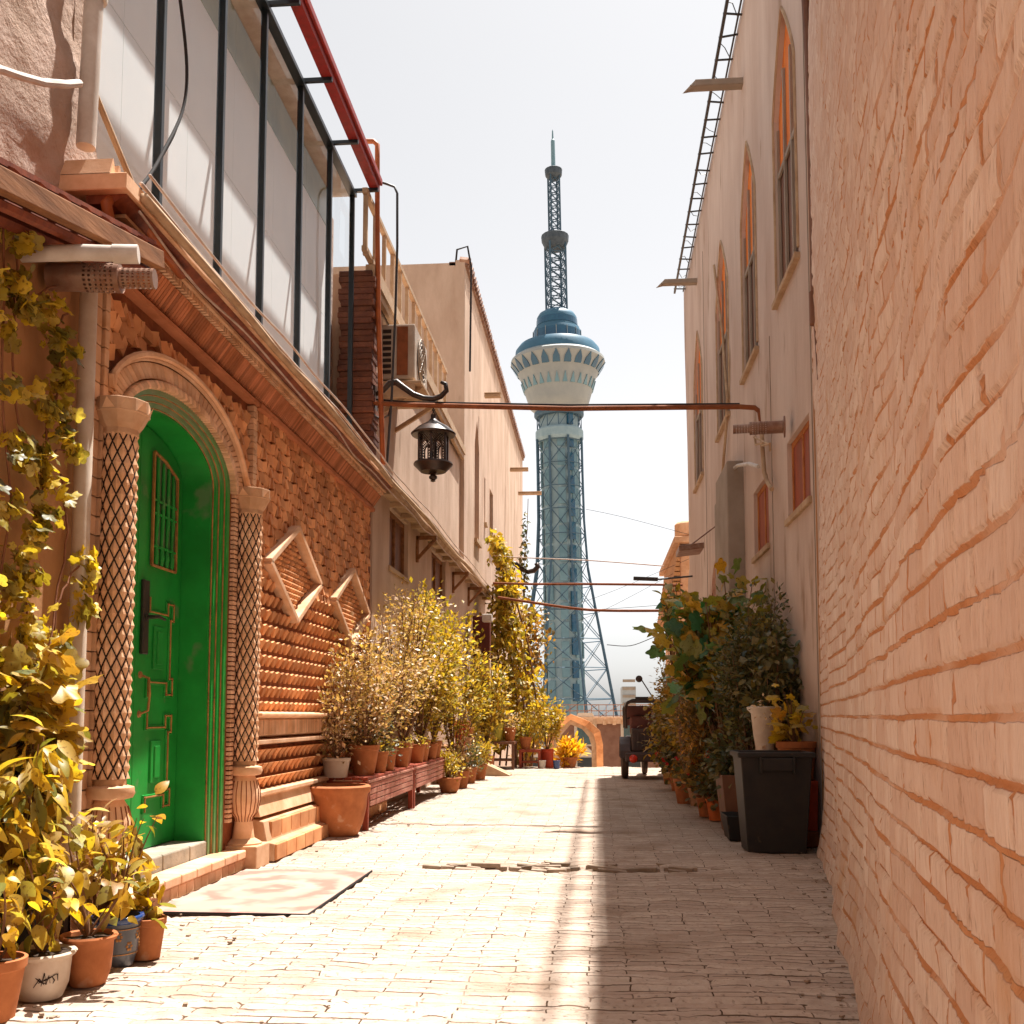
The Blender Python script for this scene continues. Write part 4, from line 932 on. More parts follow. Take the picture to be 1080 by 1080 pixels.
# concrete shaft with panel relief
sh = TL([(22, 800), (19.5, 700), (20, 600), (20.5, 430)], 8).build('shaft', m_t2, tw)
mb = MB()
for k in range(8):
    a = 2*PI*(k)/8+.1; r_ = tr(19.9)
    for j in range(17):
        z0, z1 = tz(795-20*j), tz(795-20*j-17); ww = tr(4.2); c0 = Vector((TX+r_*math.cos(a), TY+r_*math.sin(a), 0))
        mb.obox((c0.x, c0.y, (z0+z1)/2), (tr(1.6), ww*1.9, z1-z0), Matrix.Rotation(a, 3, 'Z'))
mb.build('cladding_panels', m_t1, sh)
mb = MB()
for j in range(13):
    z0, z1 = tz(740-24*j), tz(740-24*j-18); a = -PI/2+.62; r_ = tr(20.6); c0 = (TX+r_*math.cos(a), TY+r_*math.sin(a), (z0+z1)/2); mb.obox(c0, (tr(2), tr(7), z1-z0), Matrix.Rotation(a, 3, 'Z'))
mb.build('blue_windows', m_t4, sh)
# flared lattice skirt
lg = [(25.5, 465), (25.5, 500), (26, 550), (29, 600), (36, 640), (45, 690), (56, 750), (68, 810)]
def lr(py):
    return float(np.interp(py, [b for a, b in lg], [a for a, b in lg]))
legs = [PI/8+k*PI/4 for k in range(8)]
def LP(k, py): a = legs[k % 8]; r_ = tr(lr(py)); return (TX+r_*math.cos(a), TY+r_*math.sin(a), tz(py))
for k in range(8): MB().tube([LP(k, p) for p in (465, 500, 550, 600, 640, 690, 750, 810)], tr(1.35), 6).build('leg', m_t5, tw)
mb = MB(); lv = [468, 492, 516, 540, 566, 592, 618, 646, 676, 706, 738, 770]
for i, p in enumerate(lv):
    for k in range(8):
        mb.tube([LP(k, p), LP(k+1, p)], tr(.5), 4, False)
        if i < len(lv)-1:
            mb.tube([LP(k, p), LP(k+1, lv[i+1])], tr(.5), 4, False); mb.tube([LP(k+1, p), LP(k, lv[i+1])], tr(.5), 4, False)
mb.build('lattice_bracing', m_t5, tw)
TL([(24, 467), (25.5, 464), (25.5, 456), (24, 454), (20, 454)]).build('collar_ring', m_t2, tw)
mb = TL([(25, 441), (26.5, 439), (26.5, 436), (20, 434)]); 
for k in range(12):
    a = 2*PI*k/12; r_ = tr(23.5); mb.bar((TX+r_*math.cos(a), TY+r_*math.sin(a), tz(455)), (TX+r_*math.cos(a), TY+r_*math.sin(a), tz(438)), tr(.9)); a2_ = a+PI/12*2; mb.bar((TX+r_*math.cos(a), TY+r_*math.sin(a), tz(455)), (TX+r_*math.cos(a2_), TY+r_*math.sin(a2_), tz(438)), tr(.6))
mb.build('neck_lattice', m_t5, tw)
bowl = [(24, 436), (31, 430), (33, 424), (38, 408), (39.5, 402), (43, 395), (50.5, 384), (50, 381), (46, 378)]
bw = TL(bowl, 56).build('lookout_pod', m_t3, tw, smooth='auto')
def tri_row(rlo, ylo, rhi, yhi, n, name, wfrac, lens=False):
    mb = MB()
    for k in range(n):
        a = 2*PI*k/n; da = PI/n*wfrac; e = .3
        def pt(r, ang_, py, o=e): rr = tr(r)+o; return (TX+rr*math.cos(ang_), TY+rr*math.sin(ang_), tz(py))
        ym = ylo+(yhi-ylo)*.45; rm = rlo+(rhi-rlo)*.45
        A = [(rlo, a-da, ylo), (rlo, a+da, ylo)]+([(rm, a+da*.85, ym)] if lens else [])+[(rhi, a, yhi)]+([(rm, a-da*.85, ym)] if lens else [])
        m_ = len(A); vs = [pt(*q) for q in A]+[pt(*q, o=-.2) for q in A]
        mb.add(vs, [tuple(range(m_))]+[(i, i+m_, (i+1) % m_+m_, (i+1) % m_) for i in range(m_)])
    mb.build(name, m_t4 if lens else m_t1, bw)
tri_row(43.0, 395.3, 50.2, 384.2, 24, 'pointed_windows', .66, True); tri_row(36.2, 413.5, 39.3, 403.5, 28, 'small_triangle_windows', .62)
TL([(46, 379), (45, 371), (41, 366), (30, 364), (26, 362)], 48).build('sloping_roof', m_t6, bw, smooth='auto')
dr = TL([(26, 364), (25.5, 350), (24, 348), (24, 347), (22, 346), (21.5, 336), (19, 332), (12, 328), (4, 327)], 40).build('upper_drum', m_t6, tw, smooth='auto')
TL([(26.2, 361), (25.9, 352)], 40).build('glass_band', m_t4, dr); TL([(22.4, 345), (22.0, 338.5)], 40).build('glass_band', m_t4, dr)
mb = MB()
for k in range(14):
    a = 2*PI*(k+.5)/14; mb.bar((TX+tr(26.6)*math.cos(a), TY+tr(26.6)*math.sin(a), tz(362)), (TX+tr(26.2)*math.cos(a), TY+tr(26.2)*math.sin(a), tz(351)), tr(.7))
mb.build('glass_band_posts', m_t3, dr)
def mast(hw, y0, y1, nseg, th, name):
    mb = MB(); C = [(1, 1), (-1, 1), (-1, -1), (1, -1)]; ca, sa = math.cos(.35), math.sin(.35)
    def P(k, py): a, b = C[k % 4]; a, b = a*ca-b*sa, a*sa+b*ca; return (TX+a*tr(hw)*.8, TY+b*tr(hw)*.8, tz(py))
    for k in range(4): mb.bar(P(k, y0), P(k, y1), tr(th))
    for i in range(nseg):
        p, q = y0+(y1-y0)*i/nseg, y0+(y1-y0)*(i+1)/nseg
        for k in range(4):
            mb.bar(P(k, p), P(k+1, p), tr(th*.45)); mb.bar(P(k, p), P(k+1, q), tr(th*.4)); mb.bar(P(k+1, p), P(k, q), tr(th*.4))
    return mb.build(name, m_t5, tw)
mast(11, 328, 258, 7, 2.0, 'lower_mast'); mast(6.3, 250, 186, 9, 1.5, 'upper_mast')
TL([(11, 262), (14.5, 255), (15, 249), (13.5, 248), (6, 250)], 16).build('mast_ring', m_t7, tw); TL([(5, 189), (9, 185), (9.6, 179), (8, 178), (2, 180)], 16).build('mast_ring', m_t7, tw)
TL([(2.4, 180), (2.2, 148), (1.0, 146), (.7, 138), (.1, 136)], 8).build('antenna', m_t1, tw)
tw.rotation_euler = (0, -.0185, 0)
def nwx_(y): return (.268+.177*y) if y < 8.1 else 1.70
# ================================================================== PLANTS AND POTS
def T_fan(pts, c=(.4, 0, .05)):
    vs = [c]+pts; n = len(pts); return np.array(vs), [(0, i+1, (i+1) % n+1) for i in range(n)]
def T_blade(width, rows=6, sag=.16, fold=.05, peak=.42):
    """a real leaf outline: widest near the base, pointed tip, folded along the midrib and sagging"""
    vs = []; fs = []
    for i in range(rows+1):
        u = i/rows; p = (u/peak if u < peak else (1-u)/(1-peak)); w_ = width*math.sin(min(p, 1)*PI/2)**.85 if 0 < u < 1 else 0
        z = .05*math.sin(u*PI)-sag*u*u
        vs += [(u, w_, z+fold*(w_/width)), (u, 0, z), (u, -w_, z+fold*(w_/width))]
    for i in range(rows):
        k = 3*i; fs += [(k, k+1, k+4, k+3), (k+1, k+2, k+5, k+4)]
    return np.array(vs), fs
T_lance = T_blade(.17, 6, .22); T_ovate = T_blade(.27, 6, .18, peak=.36)
def T_fan(pts, c=(.4, 0, .05)):
    vs = [c]+pts; n = len(pts); return np.array(vs), [(0, i+1, (i+1) % n+1) for i in range(n)]
T_small = (np.array([(0, 0, 0), (.5, .28, .06), (1, 0, 0), (.5, -.28, .06)]), [(0, 2, 1), (0, 3, 2)])
_lp = []
for _i in range(30):
    _t = 2*PI*(_i+.5)/30; _r = .5*(.60+.42*abs(math.cos(2.5*_t))**.8)*(1-.35*(abs(_t-PI) < .45))
    _lp.append((.45+_r*math.cos(_t), _r*math.sin(_t), -.05-.10*_r*abs(math.sin(_t*1.5))+.03*math.sin(5*_t)))
T_lobed = T_fan(_lp, (.42, 0, .03))
T_round = T_fan([(.0, 0, 0), (.08, .32, 0), (.4, .46, .02), (.75, .36, 0), (.95, .05, -.05), (.75, -.36, 0), (.4, -.46, .02), (.08, -.32, 0)])
def leaves(mb, P, D, size, T, var=.45, twist=1.2):
    P = np.asarray(P, float); N = len(P)
    if N == 0: return
    D = np.asarray(D, float); D = D/(np.linalg.norm(D, axis=1)[:, None]+1e-9)
    U = np.array([0, 0, 1.])+rng.normal(0, .45*twist, (N, 3)); Sd = np.cross(D, U); Sd /= (np.linalg.norm(Sd, axis=1)[:, None]+1e-9); Nn = np.cross(Sd, D)
    sz = size*(1-var+var*2*rng.random(N))[:, None, None]
    V, F = T
    pts = P[:, None, :]+sz*(V[None, :, 0:1]*D[:, None, :]+V[None, :, 1:2]*Sd[:, None, :]+V[None, :, 2:3]*Nn[:, None, :])
    k = len(V); o = len(mb.v); mb.v.extend(map(tuple, pts.reshape(-1, 3).tolist()))
    for i in range(N): mb.f.extend([tuple(q+o+i*k for q in f) for f in F])
def grow(parent, base, center, rad, nb, nl, size, T, mat, stem=m_stem, thick=.008, spread=.06, droop=.4, inner=.35, up=.25, wallx=None, flowers=None, shell=.55):
    """branches from base into an ellipsoidal crown, leaves along the outer part of every branch"""
    base = np.array(base); center = np.array(center); rad = np.array(rad); st = MB(); lf = MB(); fl = MB(); P = []; D = []
    for b in range(nb):
        u = rng.normal(0, 1, 3); u /= np.linalg.norm(u); rr = shell+(1-shell)*rng.random()
        if rng.random() < .15: rr *= 1.12
        tip = center+rad*u*rr
        if wallx is not None:
            tip[0] = max(tip[0], wallx[1]) if wallx[0] > 0 else min(tip[0], wallx[1])
        mid = base*.45+tip*.55+np.array([0, 0, np.linalg.norm(tip-base)*up*.4])+rng.normal(0, .04, 3)
        ts = np.linspace(0, 1, 9); c = [(1-t)**2*base+2*t*(1-t)*mid+t*t*tip for t in ts]
        st.tube(c, list(np.linspace(thick, thick*.25, 9)), 5, False)
        m = int(nl/nb*rng.uniform(.7, 1.3)); tt = inner+(1-inner)*rng.random(m)**.75
        pp = np.array([(1-t)**2*base+2*t*(1-t)*mid+t*t*tip for t in tt])
        off = rng.normal(0, spread, (m, 3)); pp = pp+off
        if wallx is not None:
            pp[:, 0] = np.maximum(pp[:, 0], wallx[1]) if wallx[0] > 0 else np.minimum(pp[:, 0], wallx[1])
        dd = off/spread*.5+(tip-base)/np.linalg.norm(tip-base)*.5+rng.normal(0, .5, (m, 3)); dd[:, 2] -= droop
        P.append(pp); D.append(dd)
        if flowers and rng.random() < flowers[1]:
            q = rng.normal(0, .016, (14, 3)); leaves(fl, tip+q+np.array([0, 0, .03]), rng.normal(0, 1, (14, 3)), .035, T_round)
    leaves(lf, np.vstack(P), np.vstack(D), size, T)
    st.build('stems', stem, parent, smooth=True); lf.build('foliage', mat, parent, smooth=True)
    if flowers and fl.v: fl.build('flowers', flowers[0], parent)
def potmesh(parent, c, r, h, mat, style='classic', soil=True, taper=.68):
    mb = MB(); t = .012
    if style == 'classic': pr = [(r*taper, 0), (r*taper*1.01, .01), (r*.93, h*.80), (r*.94, h*.82), (r*1.0, h*.84), (r*1.02, h*.99), (r*.99, h), (r*.90, h), (r*.88, h*.85), (.001, h*.84)]
    elif style == 'bowl': pr = [(r*.60, 0), (r*.66, .008), (r*.82, h*.25), (r*.92, h*.55), (r*.96, h*.82), (r*1.05, h*.88), (r*1.06, h*.97), (r*1.0, h), (r*.90, h), (r*.88, h*.86), (.001, h*.85)]
    elif style == 'urn': pr = [(r*.55, 0), (r*.6, h*.04), (r*.58, h*.1), (r*.70, h*.35), (r*.82, h*.75), (r*.84, h*.85), (r*1.08, h*.93), (r*1.12, h*.98), (r*1.05, h), (r*.82, h), (r*.8, h*.88), (.001, h*.87)]
    elif style == 'rolled': pr = [(r*.62, 0), (r*.68, h*.03), (r*.84, h*.3), (r*.90, h*.7), (r*.92, h*.86), (r*1.02, h*.90), (r*1.08, h*.96), (r*1.03, h), (r*.90, h*.98), (r*.87, h*.86), (.001, h*.85)]
    if style == 'bowl' or True:
        mb.lathe(pr[:-1], c, 28)
        mb.f = [f for f in mb.f if len(f) <= 4 or f[0] != 0 and True] if False else mb.f
    # the last ring is capped by lathe(); sink that cap so that the pot is hollow-rimmed
    p = mb.build('pot', mat, parent, smooth='auto', angle=50)
    if soil:
        s_ = MB(); zz = c[2]+pr[-1][1]+.012; n = 18
        vs = [(c[0], c[1], zz+.01)]+[(c[0]+pr[-2][0]*.97*math.cos(2*PI*i/n), c[1]+pr[-2][0]*.97*math.sin(2*PI*i/n), zz+random.uniform(-.004, .006)) for i in range(n)]
        s_.add(vs, [(0, i+1, (i+1) % n+1) for i in range(n)]); s_.build('soil', m_soil, p)
    return p
def potted(label, c, r, h, mat, style, crown, name='potted_plant', cat='potted plant', group=None, stem_to=None, taper=.68):
    """crown = dict(height, rx, rz, nb, nl, size, T, mat, ...)"""
    root = thing(name, label, cat, c, group); potmesh(root, c, r, h, mat, style, taper=taper)
    if crown:
        k = dict(crown); zc = k.pop('zc'); rx = k.pop('rx'); rz = k.pop('rz'); dx = k.pop('dx', 0); dy = k.pop('dy', 0); ry = k.pop('ry', rx)
        grow(root, (c[0], c[1], c[2]+h*.86), (c[0]+dx, c[1]+dy, c[2]+zc), (rx, ry, rz), **k)
    return root
def taperbox(mb, cx, cy, z0, z1, a0, b0, a1, b1, t=.012):
    """open tapered box with wall thickness"""
    o = [(cx+sx*a0/2, cy+sy*b0/2, z0) for sx, sy in ((-1, -1), (1, -1), (1, 1), (-1, 1))]; u = [(cx+sx*a1/2, cy+sy*b1/2, z1) for sx, sy in ((-1, -1), (1, -1), (1, 1), (-1, 1))]
    ui = [(cx+sx*(a1/2-t), cy+sy*(b1/2-t), z1) for sx, sy in ((-1, -1), (1, -1), (1, 1), (-1, 1))]; oi = [(cx+sx*(a0/2-t), cy+sy*(b0/2-t), z0+.03) for sx, sy in ((-1, -1), (1, -1), (1, 1), (-1, 1))]
    fs = [(3, 2, 1, 0)]+[(i, (i+1) % 4, 4+(i+1) % 4, 4+i) for i in range(4)]+[(4+i, 4+(i+1) % 4, 8+(i+1) % 4, 8+i) for i in range(4)]+[(8+i, 8+(i+1) % 4, 12+(i+1) % 4, 12+i) for i in range(4)]+[(12, 13, 14, 15)]
    mb.add(o+u+ui+oi, fs)
# --- front left group of pots
def gp(x, y_): q = onZ(x, y_); return (q[0], q[1], 0)
big = dict(T=T_ovate, mat=L_near, size=.075, droop=1.0, up=.5, spread=.035, thick=.006)
q = gp(42, 1052); c_ = (q[0], q[1], 0)
p1 = potted('cream pot with a small dark ink drawing, among the front left pots', c_, .112, .165, m_cream, 'rolled', dict(zc=.40, rx=.17, rz=.16, nb=9, nl=75, **big))
mb = MB()   # ink drawing on the pot: a few brush strokes following its side
def on_pot(c, r, h, a, v): rr = r*(.84+.08*v)+.0022; return (c[0]+rr*math.cos(a), c[1]+rr*math.sin(a), c[2]+h*(.3+.45*v))
for st_ in (((-.35, .1), (-.15, .5), (.0, .2)), ((-.1, .15), (.0, .75), (.05, .3)), ((-.2, .3), (.1, .45), (.35, .6)), ((.05, .2), (.15, .6), (.2, .25)), ((.25, .55), (.35, .35), (.3, .2)), ((.3, .6), (.45, .62), (.48, .3)), ((-.28, .55), (-.12, .35), (.1, .22))):
    mb.tube([on_pot(c_, .112, .165, -PI/2+.62+a, v) for a, v in st_], [.0012, .0028, .001], 4)
mb.build('ink_drawing', m_dark, [o for o in p1.children if o.name.startswith('pot')][0])
potted('reddish terracotta pot with ribbed rim between the cream pot and the blue pot', gp(92, 1038), .098, .185, m_terra, 'rolled', dict(zc=.46, rx=.17, rz=.19, nb=9, nl=80, **big))
q = gp(122, 1018)
pb = potted('blue rimmed glazed pot with brown flower pattern, front left', q, .098, .20, m_bluegr, 'rolled', dict(zc=.50, rx=.17, rz=.18, nb=9, nl=80, **big))
pp_ = [o for o in pb.children if o.name.startswith('pot')][0]
mb = MB(); mb.lathe([(.098*.935, .172), (.098*1.03, .181), (.098*1.09, .192), (.098*1.04, .203), (.098*.9, .199)], q, 28, closed=True); mb.build('blue_rim', m_bluep, pp_, smooth=True)
mb = MB()
for k in range(12):
    a = 2*PI*k/12; v = .085 if k % 2 else .125; rr = .098*(.86 if k % 2 else .885)+.001
    for j in range(6):
        t = 2*PI*j/6; aa = a+.12*math.cos(t); z = v+.014*math.sin(t)
        mb.lathe([(.0065, 0), (.004, .0025)], (q[0]+rr*math.cos(aa), q[1]+rr*math.sin(aa), z), 6, mt=Vector((math.cos(aa), math.sin(aa), 0)).to_track_quat('Z', 'Y').to_matrix())
mb.lathe([(.098*.835+.002, .052), (.098*.835+.003, .056)], q, 28, closed=True); mb.lathe([(.098*.905+.003, .150), (.098*.91+.004, .154)], q, 28, closed=True)
mb.build('flower_pattern', m_gold, pp_)
potted('small terracotta pot with one round leaved plant, rightmost of the front left pots', gp(154, 1010), .078, .165, m_terra, 'classic', dict(zc=.27, rx=.06, rz=.07, nb=6, nl=26, T=T_round, mat=L_near, size=.07, droop=.4, spread=.025), taper=.72)
potted('terracotta pot cut by the bottom left corner of the photo', gp(-8, 1075), .10, .20, m_terra, 'classic', dict(zc=.36, rx=.14, rz=.13, nb=7, nl=60, **big))
potted('black pot with a tall bush of drooping leaves standing behind the front left pots', (-2.24, 3.86, 0), .16, .37, m_bin, 'classic', dict(zc=.78, rx=.25, rz=.37, nb=20, nl=520, T=T_lance, mat=L_near, size=.10, droop=1.1, up=.6, spread=.05, thick=.009))
potted('hidden pot behind the front pots with the tallest drooping plant beside the left column', (-2.29, 4.08, 0), .14, .30, m_terra, 'classic', dict(zc=.98, rx=.15, ry=.18, rz=.32, nb=18, nl=400, T=T_lobed, mat=L_near, size=.115, droop=1.3, up=.6, spread=.04, thick=.010))
potted('low pot with a spiky pinkish shrub in front of the left pedestal', (-2.08, 4.26, 0), .10, .16, m_terrap, 'classic', dict(zc=.42, rx=.15, rz=.20, nb=12, nl=200, T=T_lance, mat=L_pale, size=.07, droop=.2, up=.4, spread=.04))
potted('leafy plant in a dark pot at the far left edge, behind the cream pot', (-2.3, 3.55, 0), .14, .24, m_bin, 'classic', dict(zc=.62, rx=.22, rz=.34, nb=14, nl=260, T=T_lance, mat=L_vine, size=.11, droop=1.0, up=.6, spread=.05))
# --- climbing vine on the tan wall
vn = thing('climbing_vine', 'climbing vine with yellow lobed leaves covering the tan wall at the left edge', 'vine', (XL+.02, 4.2, 0))
st = MB(); lf = MB()
clu = [(18, 250, 10, 12), (14, 300, 16, 24), (26, 322, 14, 16), (55, 318, 10, 10), (58, 350, 9, 11), (66, 368, 10, 15), (60, 400, 10, 14), (45, 424, 14, 16), (70, 430, 8, 10), (62, 456, 9, 10), (20, 470, 20, 24), (42, 482, 16, 20), (76, 470, 8, 8), (50, 502, 10, 12), (47, 535, 14, 18), (35, 560, 14, 14), (22, 585, 15, 14), (14, 622, 17, 20), (90, 590, 13, 14), (85, 612, 10, 8), (30, 660, 18, 24), (62, 668, 14, 14), (86, 642, 9, 12), (8, 400, 12, 8), (10, 345, 9, 7), (12, 530, 9, 8), (66, 520, 6, 5), (30, 600, 8, 6), (50, 700, 20, 20), (10, 700, 22, 26), (-25, 520, 25, 30), (-20, 300, 22, 30), (-25, 640, 30, 40), (20, 740, 25, 26)]
for (x, y_, r_, n_) in clu:
    c0 = np.array(onX(x, y_, XL+.08)); sc = r_/245.; n_ = int(n_*1.7)
    P = c0+rng.normal(0, 1, (n_, 3))*np.array([.022, sc*.65, sc*.55]); P[:, 0] = np.maximum(P[:, 0], XL+.01)
    D = rng.normal(0, .5, (n_, 3)); D[:, 2] -= .8; D[:, 0] += .4; leaves(lf, P, D, .064, T_lobed, twist=1.6)
for line in (((20, 235), (16, 300), (12, 380), (22, 470), (45, 530), (25, 600), (30, 680), (20, 800)), ((70, 330), (58, 350), (66, 400), (50, 450), (45, 530)), ((95, 585), (75, 605), (60, 640), (55, 700), (40, 800)), ((60, 300), (25, 322)), ((78, 470), (42, 482), (0, 470)), ((65, 500), (72, 560), (62, 620), (50, 700)), ((5, 240), (2, 400), (12, 530), (-5, 640), (0, 800))):
    pts = [Vector(onX(x, y_, XL+.04+random.uniform(0, .04))) for x, y_ in line]; fine = []
    for a, b in zip(pts, pts[1:]):
        for t in (0, .25, .5, .75): fine.append(a.lerp(b, t)+Vector((0, random.uniform(-.012, .012), random.uniform(-.01, .01))))
    fine.append(pts[-1]); st.tube(fine, .005, 5, False)
st.build('stems', m_vinest, vn, smooth=True); lf.build('foliage', L_vine, vn, smooth=True)
# --- litter along the wall feet
mb = MB()
for k in range(170):
    t = rng.random(); side = rng.random() < .6
    y = 3.4+9*t*t; x = (nwx_(y)-abs(rng.normal(0, .10))-.01) if side else (-2.2+abs(rng.normal(0, .5)))
    if x < XL+.25: continue
    s_ = .004+.008*rng.random(); mb.obox((x, y, .006), (s_*2, s_*1.3, s_*.7), Matrix.Rotation(rng.random()*6, 3, 'Z'))
tag(mb.build('grit', m_loose), 'small chips and grit scattered along the foot of the walls', 'grit', kind='stuff')
# --- rug
m_rug, nt, n, l, b = newmat('faded_rug')
tc = n.new('ShaderNodeTexCoord'); vo = n.new('ShaderNodeTexVoronoi'); vo.inputs['Scale'].default_value = 5; vo.feature = 'SMOOTH_F1'; wv = n.new('ShaderNodeTexWave'); wv.wave_type = 'RINGS'; wv.rings_direction = 'Z'; wv.inputs['Scale'].default_value = 1.6; wv.inputs['Distortion'].default_value = 5; wv.inputs['Detail'].default_value = 3
mp = n.new('ShaderNodeMapping'); mp.inputs['Location'].default_value = (0, 0, 0); mp.inputs['Scale'].default_value = (1.0, 1, 1); l.new(tc.outputs['Object'], mp.inputs[0]); l.new(mp.outputs[0], wv.inputs[0]); l.new(tc.outputs['Object'], vo.inputs[0])
sx = n.new('ShaderNodeSeparateXYZ'); l.new(mp.outputs[0], sx.inputs[0])
rd = mth(n, l, 'SQRT', mth(n, l, 'ADD', mth(n, l, 'POWER', mth(n, l, 'ABSOLUTE', sx.outputs[0]), 2.), mth(n, l, 'MULTIPLY', mth(n, l, 'POWER', mth(n, l, 'ABSOLUTE', sx.outputs[1]), 2.), .55)))
nr = n.new('ShaderNodeTexNoise'); nr.inputs['Scale'].default_value = 9; l.new(tc.outputs['Object'], nr.inputs[0])
rd = mth(n, l, 'MULTIPLY_ADD', nr.outputs[0], .22, rd); ban = mth(n, l, 'SINE', mth(n, l, 'MULTIPLY', rd, 26.)); rb_ = ramp(n, .1, (0, 0, 0), .9, (1, 1, 1)); l.new(mth(n, l, 'MULTIPLY_ADD', ban, .5, .5), rb_.inputs[0])
cc = mixc(n, l, rb_.outputs[0], (.38, .17, .135), (.46, .31, .25)); rv = ramp(n, .25, (0, 0, 0), .5, (1, 1, 1)); l.new(vo.outputs[0], rv.inputs[0])
cc = mixc(n, l, rv.outputs[0], (.40, .27, .22), cc); l.new(cc, b.inputs['Base Color']); b.inputs['Roughness'].default_value = .95; b.inputs['Specular IOR Level'].default_value = .05
mb = MB(); X0, X1, Y0, Y1 = -2.27, -1.45, 5.20, 6.68; nx_, ny_ = 14, 26; vs = []
for top in (1, 0):
    for j in range(ny_+1):
        for i in range(nx_+1):
            x = X0+(X1-X0)*i/nx_; y = Y0+(Y1-Y0)*j/ny_; vs.append((x+.006*mnoise.noise(Vector((y*3, 1, 1))), y+.01*mnoise.noise(Vector((x*4, 5, 1))), (.013 if top else .003)+.005*mnoise.noise(Vector((x*3, y*3, 0)))))
m1 = nx_+1; m2 = m1*(ny_+1)
fs = [(j*m1+i, j*m1+i+1, (j+1)*m1+i+1, (j+1)*m1+i) for j in range(ny_) for i in range(nx_)]
rim = [i for i in range(m1)]+[(j+1)*m1-1 for j in range(1, ny_+1)]+[ny_*m1+i for i in range(nx_-1, -1, -1)]+[j*m1 for j in range(ny_-1, 0, -1)]
fs += [(rim[i], rim[i]+m2, rim[(i+1) % len(rim)]+m2, rim[(i+1) % len(rim)]) for i in range(len(rim))]
rg = thing('rug', 'faded pinkish rug lying on the paving in front of the green door', 'rug', (-1.86, 5.94, 0)); mb.add(vs, fs); mb.build('carpet', m_rug, rg)
mb = MB(); mb.bar((X0, Y0-.004, .010), (X1, Y0-.004, .010), .008, .012); mb.bar((X1+.004, Y0, .010), (X1+.004, Y1, .010), .008, .012); mb.build('dark_hem', m_cable, rg)
# --- benches along the patterned wall
def bench(label, y0, y1):
    root = thing('plant_bench', label, 'bench', (-2.1, (y0+y1)/2, 0), 'slatted red benches carrying pots'); xa, xb = -2.36, -2.0
    for x in (xa+.02, xb-.02):
        for y in (y0+.03, y1-.03): MB().box(x-.025, x+.025, y-.025, y+.025, 0, .44).build('leg', m_redwd, root, bevel=.004)
    mb = MB()
    for i in range(5): mb.box(xa+.075*i, xa+.075*i+.062, y0, y1, .44, .462)
    mb.build('seat', m_redwd, root, bevel=.003)
    mb = MB()
    for k, z in enumerate((.21, .262, .314, .366)): mb.box(xb-.012, xb+.012, y0+.06, y1-.06, z, z+.044)
    mb.box(xb-.02, xb+.018, y0, y1, .415, .438); mb.build('front_slats', m_slat, root, bevel=.003)
    MB().box(xa, xb, y0-.0, y0+.02, .34, .43).build('end_rail', m_redwd, root, bevel=.003)
m_redwd = M('red_bench_paint', (0.315, 0.053, 0.022), (0.210, 0.038, 0.015), 8., rough=.6, bump=.2)
m_slat = M('faded_red_slats', (0.413, 0.188, 0.128), (0.300, 0.075, 0.045), 9., rough=.7, bump=.25, stretch=(1, .3, 3))
bench('nearer slatted red bench, right behind the big terracotta bowl', 9.02, 11.28); bench('farther slatted red bench, its far end by the low ground pots', 11.34, 13.62)
potted('big round terracotta bowl pot standing at the near end of the red bench', (-2.19, 8.72, 0), .265, .42, m_terra, 'bowl', None)
sp_ = dict(T=T_small, mat=L_pale, size=.045, droop=.1, spread=.07, thick=.008, up=.3, wallx=(1, XL+.07))
potted('pale cream planter with a sparse twiggy shrub, behind the big bowl pot', (-2.29, 9.06, .463), .125, .17, m_cream, 'classic', dict(zc=.85, rx=.30, rz=.60, ry=.5, nb=14, nl=900, **{**sp_, 'shell': .4}), taper=.8)
potted('orange terracotta pot with a wide pale bush, nearest pot with a bush on the bench', (-2.14, 9.50, .463), .14, .27, m_terra, 'classic', dict(zc=1.05, rx=.42, rz=.62, ry=.6, nb=30, nl=3000, **sp_))
potted('dark leaved bush in a terracotta pot on the bench, just behind the wide pale bush', (-2.2, 9.95, .463), .09, .17, m_terra, 'classic', dict(zc=.55, rx=.3, rz=.42, nb=16, nl=1500, **{**sp_, 'mat': L_dkgrn}))
potted('third bench bush, pale and tall, against the beige wall corner', (-2.16, 10.6, .463), .11, .22, m_terra, 'classic', dict(zc=1.25, rx=.46, rz=.78, ry=.55, nb=28, nl=2900, **sp_))
potted('reddish branched shrub in a terracotta pot at the middle of the benches', (-2.16, 11.5, .463), .12, .25, m_terra, 'classic', dict(zc=1.38, rx=.50, rz=.78, ry=.55, nb=26, nl=2700, **{**sp_, 'thick': .013, 'mat': L_pale}))
potted('tall yellow leaved bush in a terracotta pot near the far end of the benches', (-2.14, 12.6, .463), .12, .25, m_terra, 'classic', dict(zc=1.35, rx=.50, rz=.90, ry=.6, nb=24, nl=3000, **{**sp_, 'mat': L_yel, 'size': .06}))
potted('yellow bush hanging over the far end of the second bench', (-2.1, 13.35, .463), .11, .22, m_terra, 'classic', dict(zc=1.35, rx=.48, rz=.95, ry=.6, nb=24, nl=2700, **{**sp_, 'mat': L_yel, 'size': .065}))
KP = None
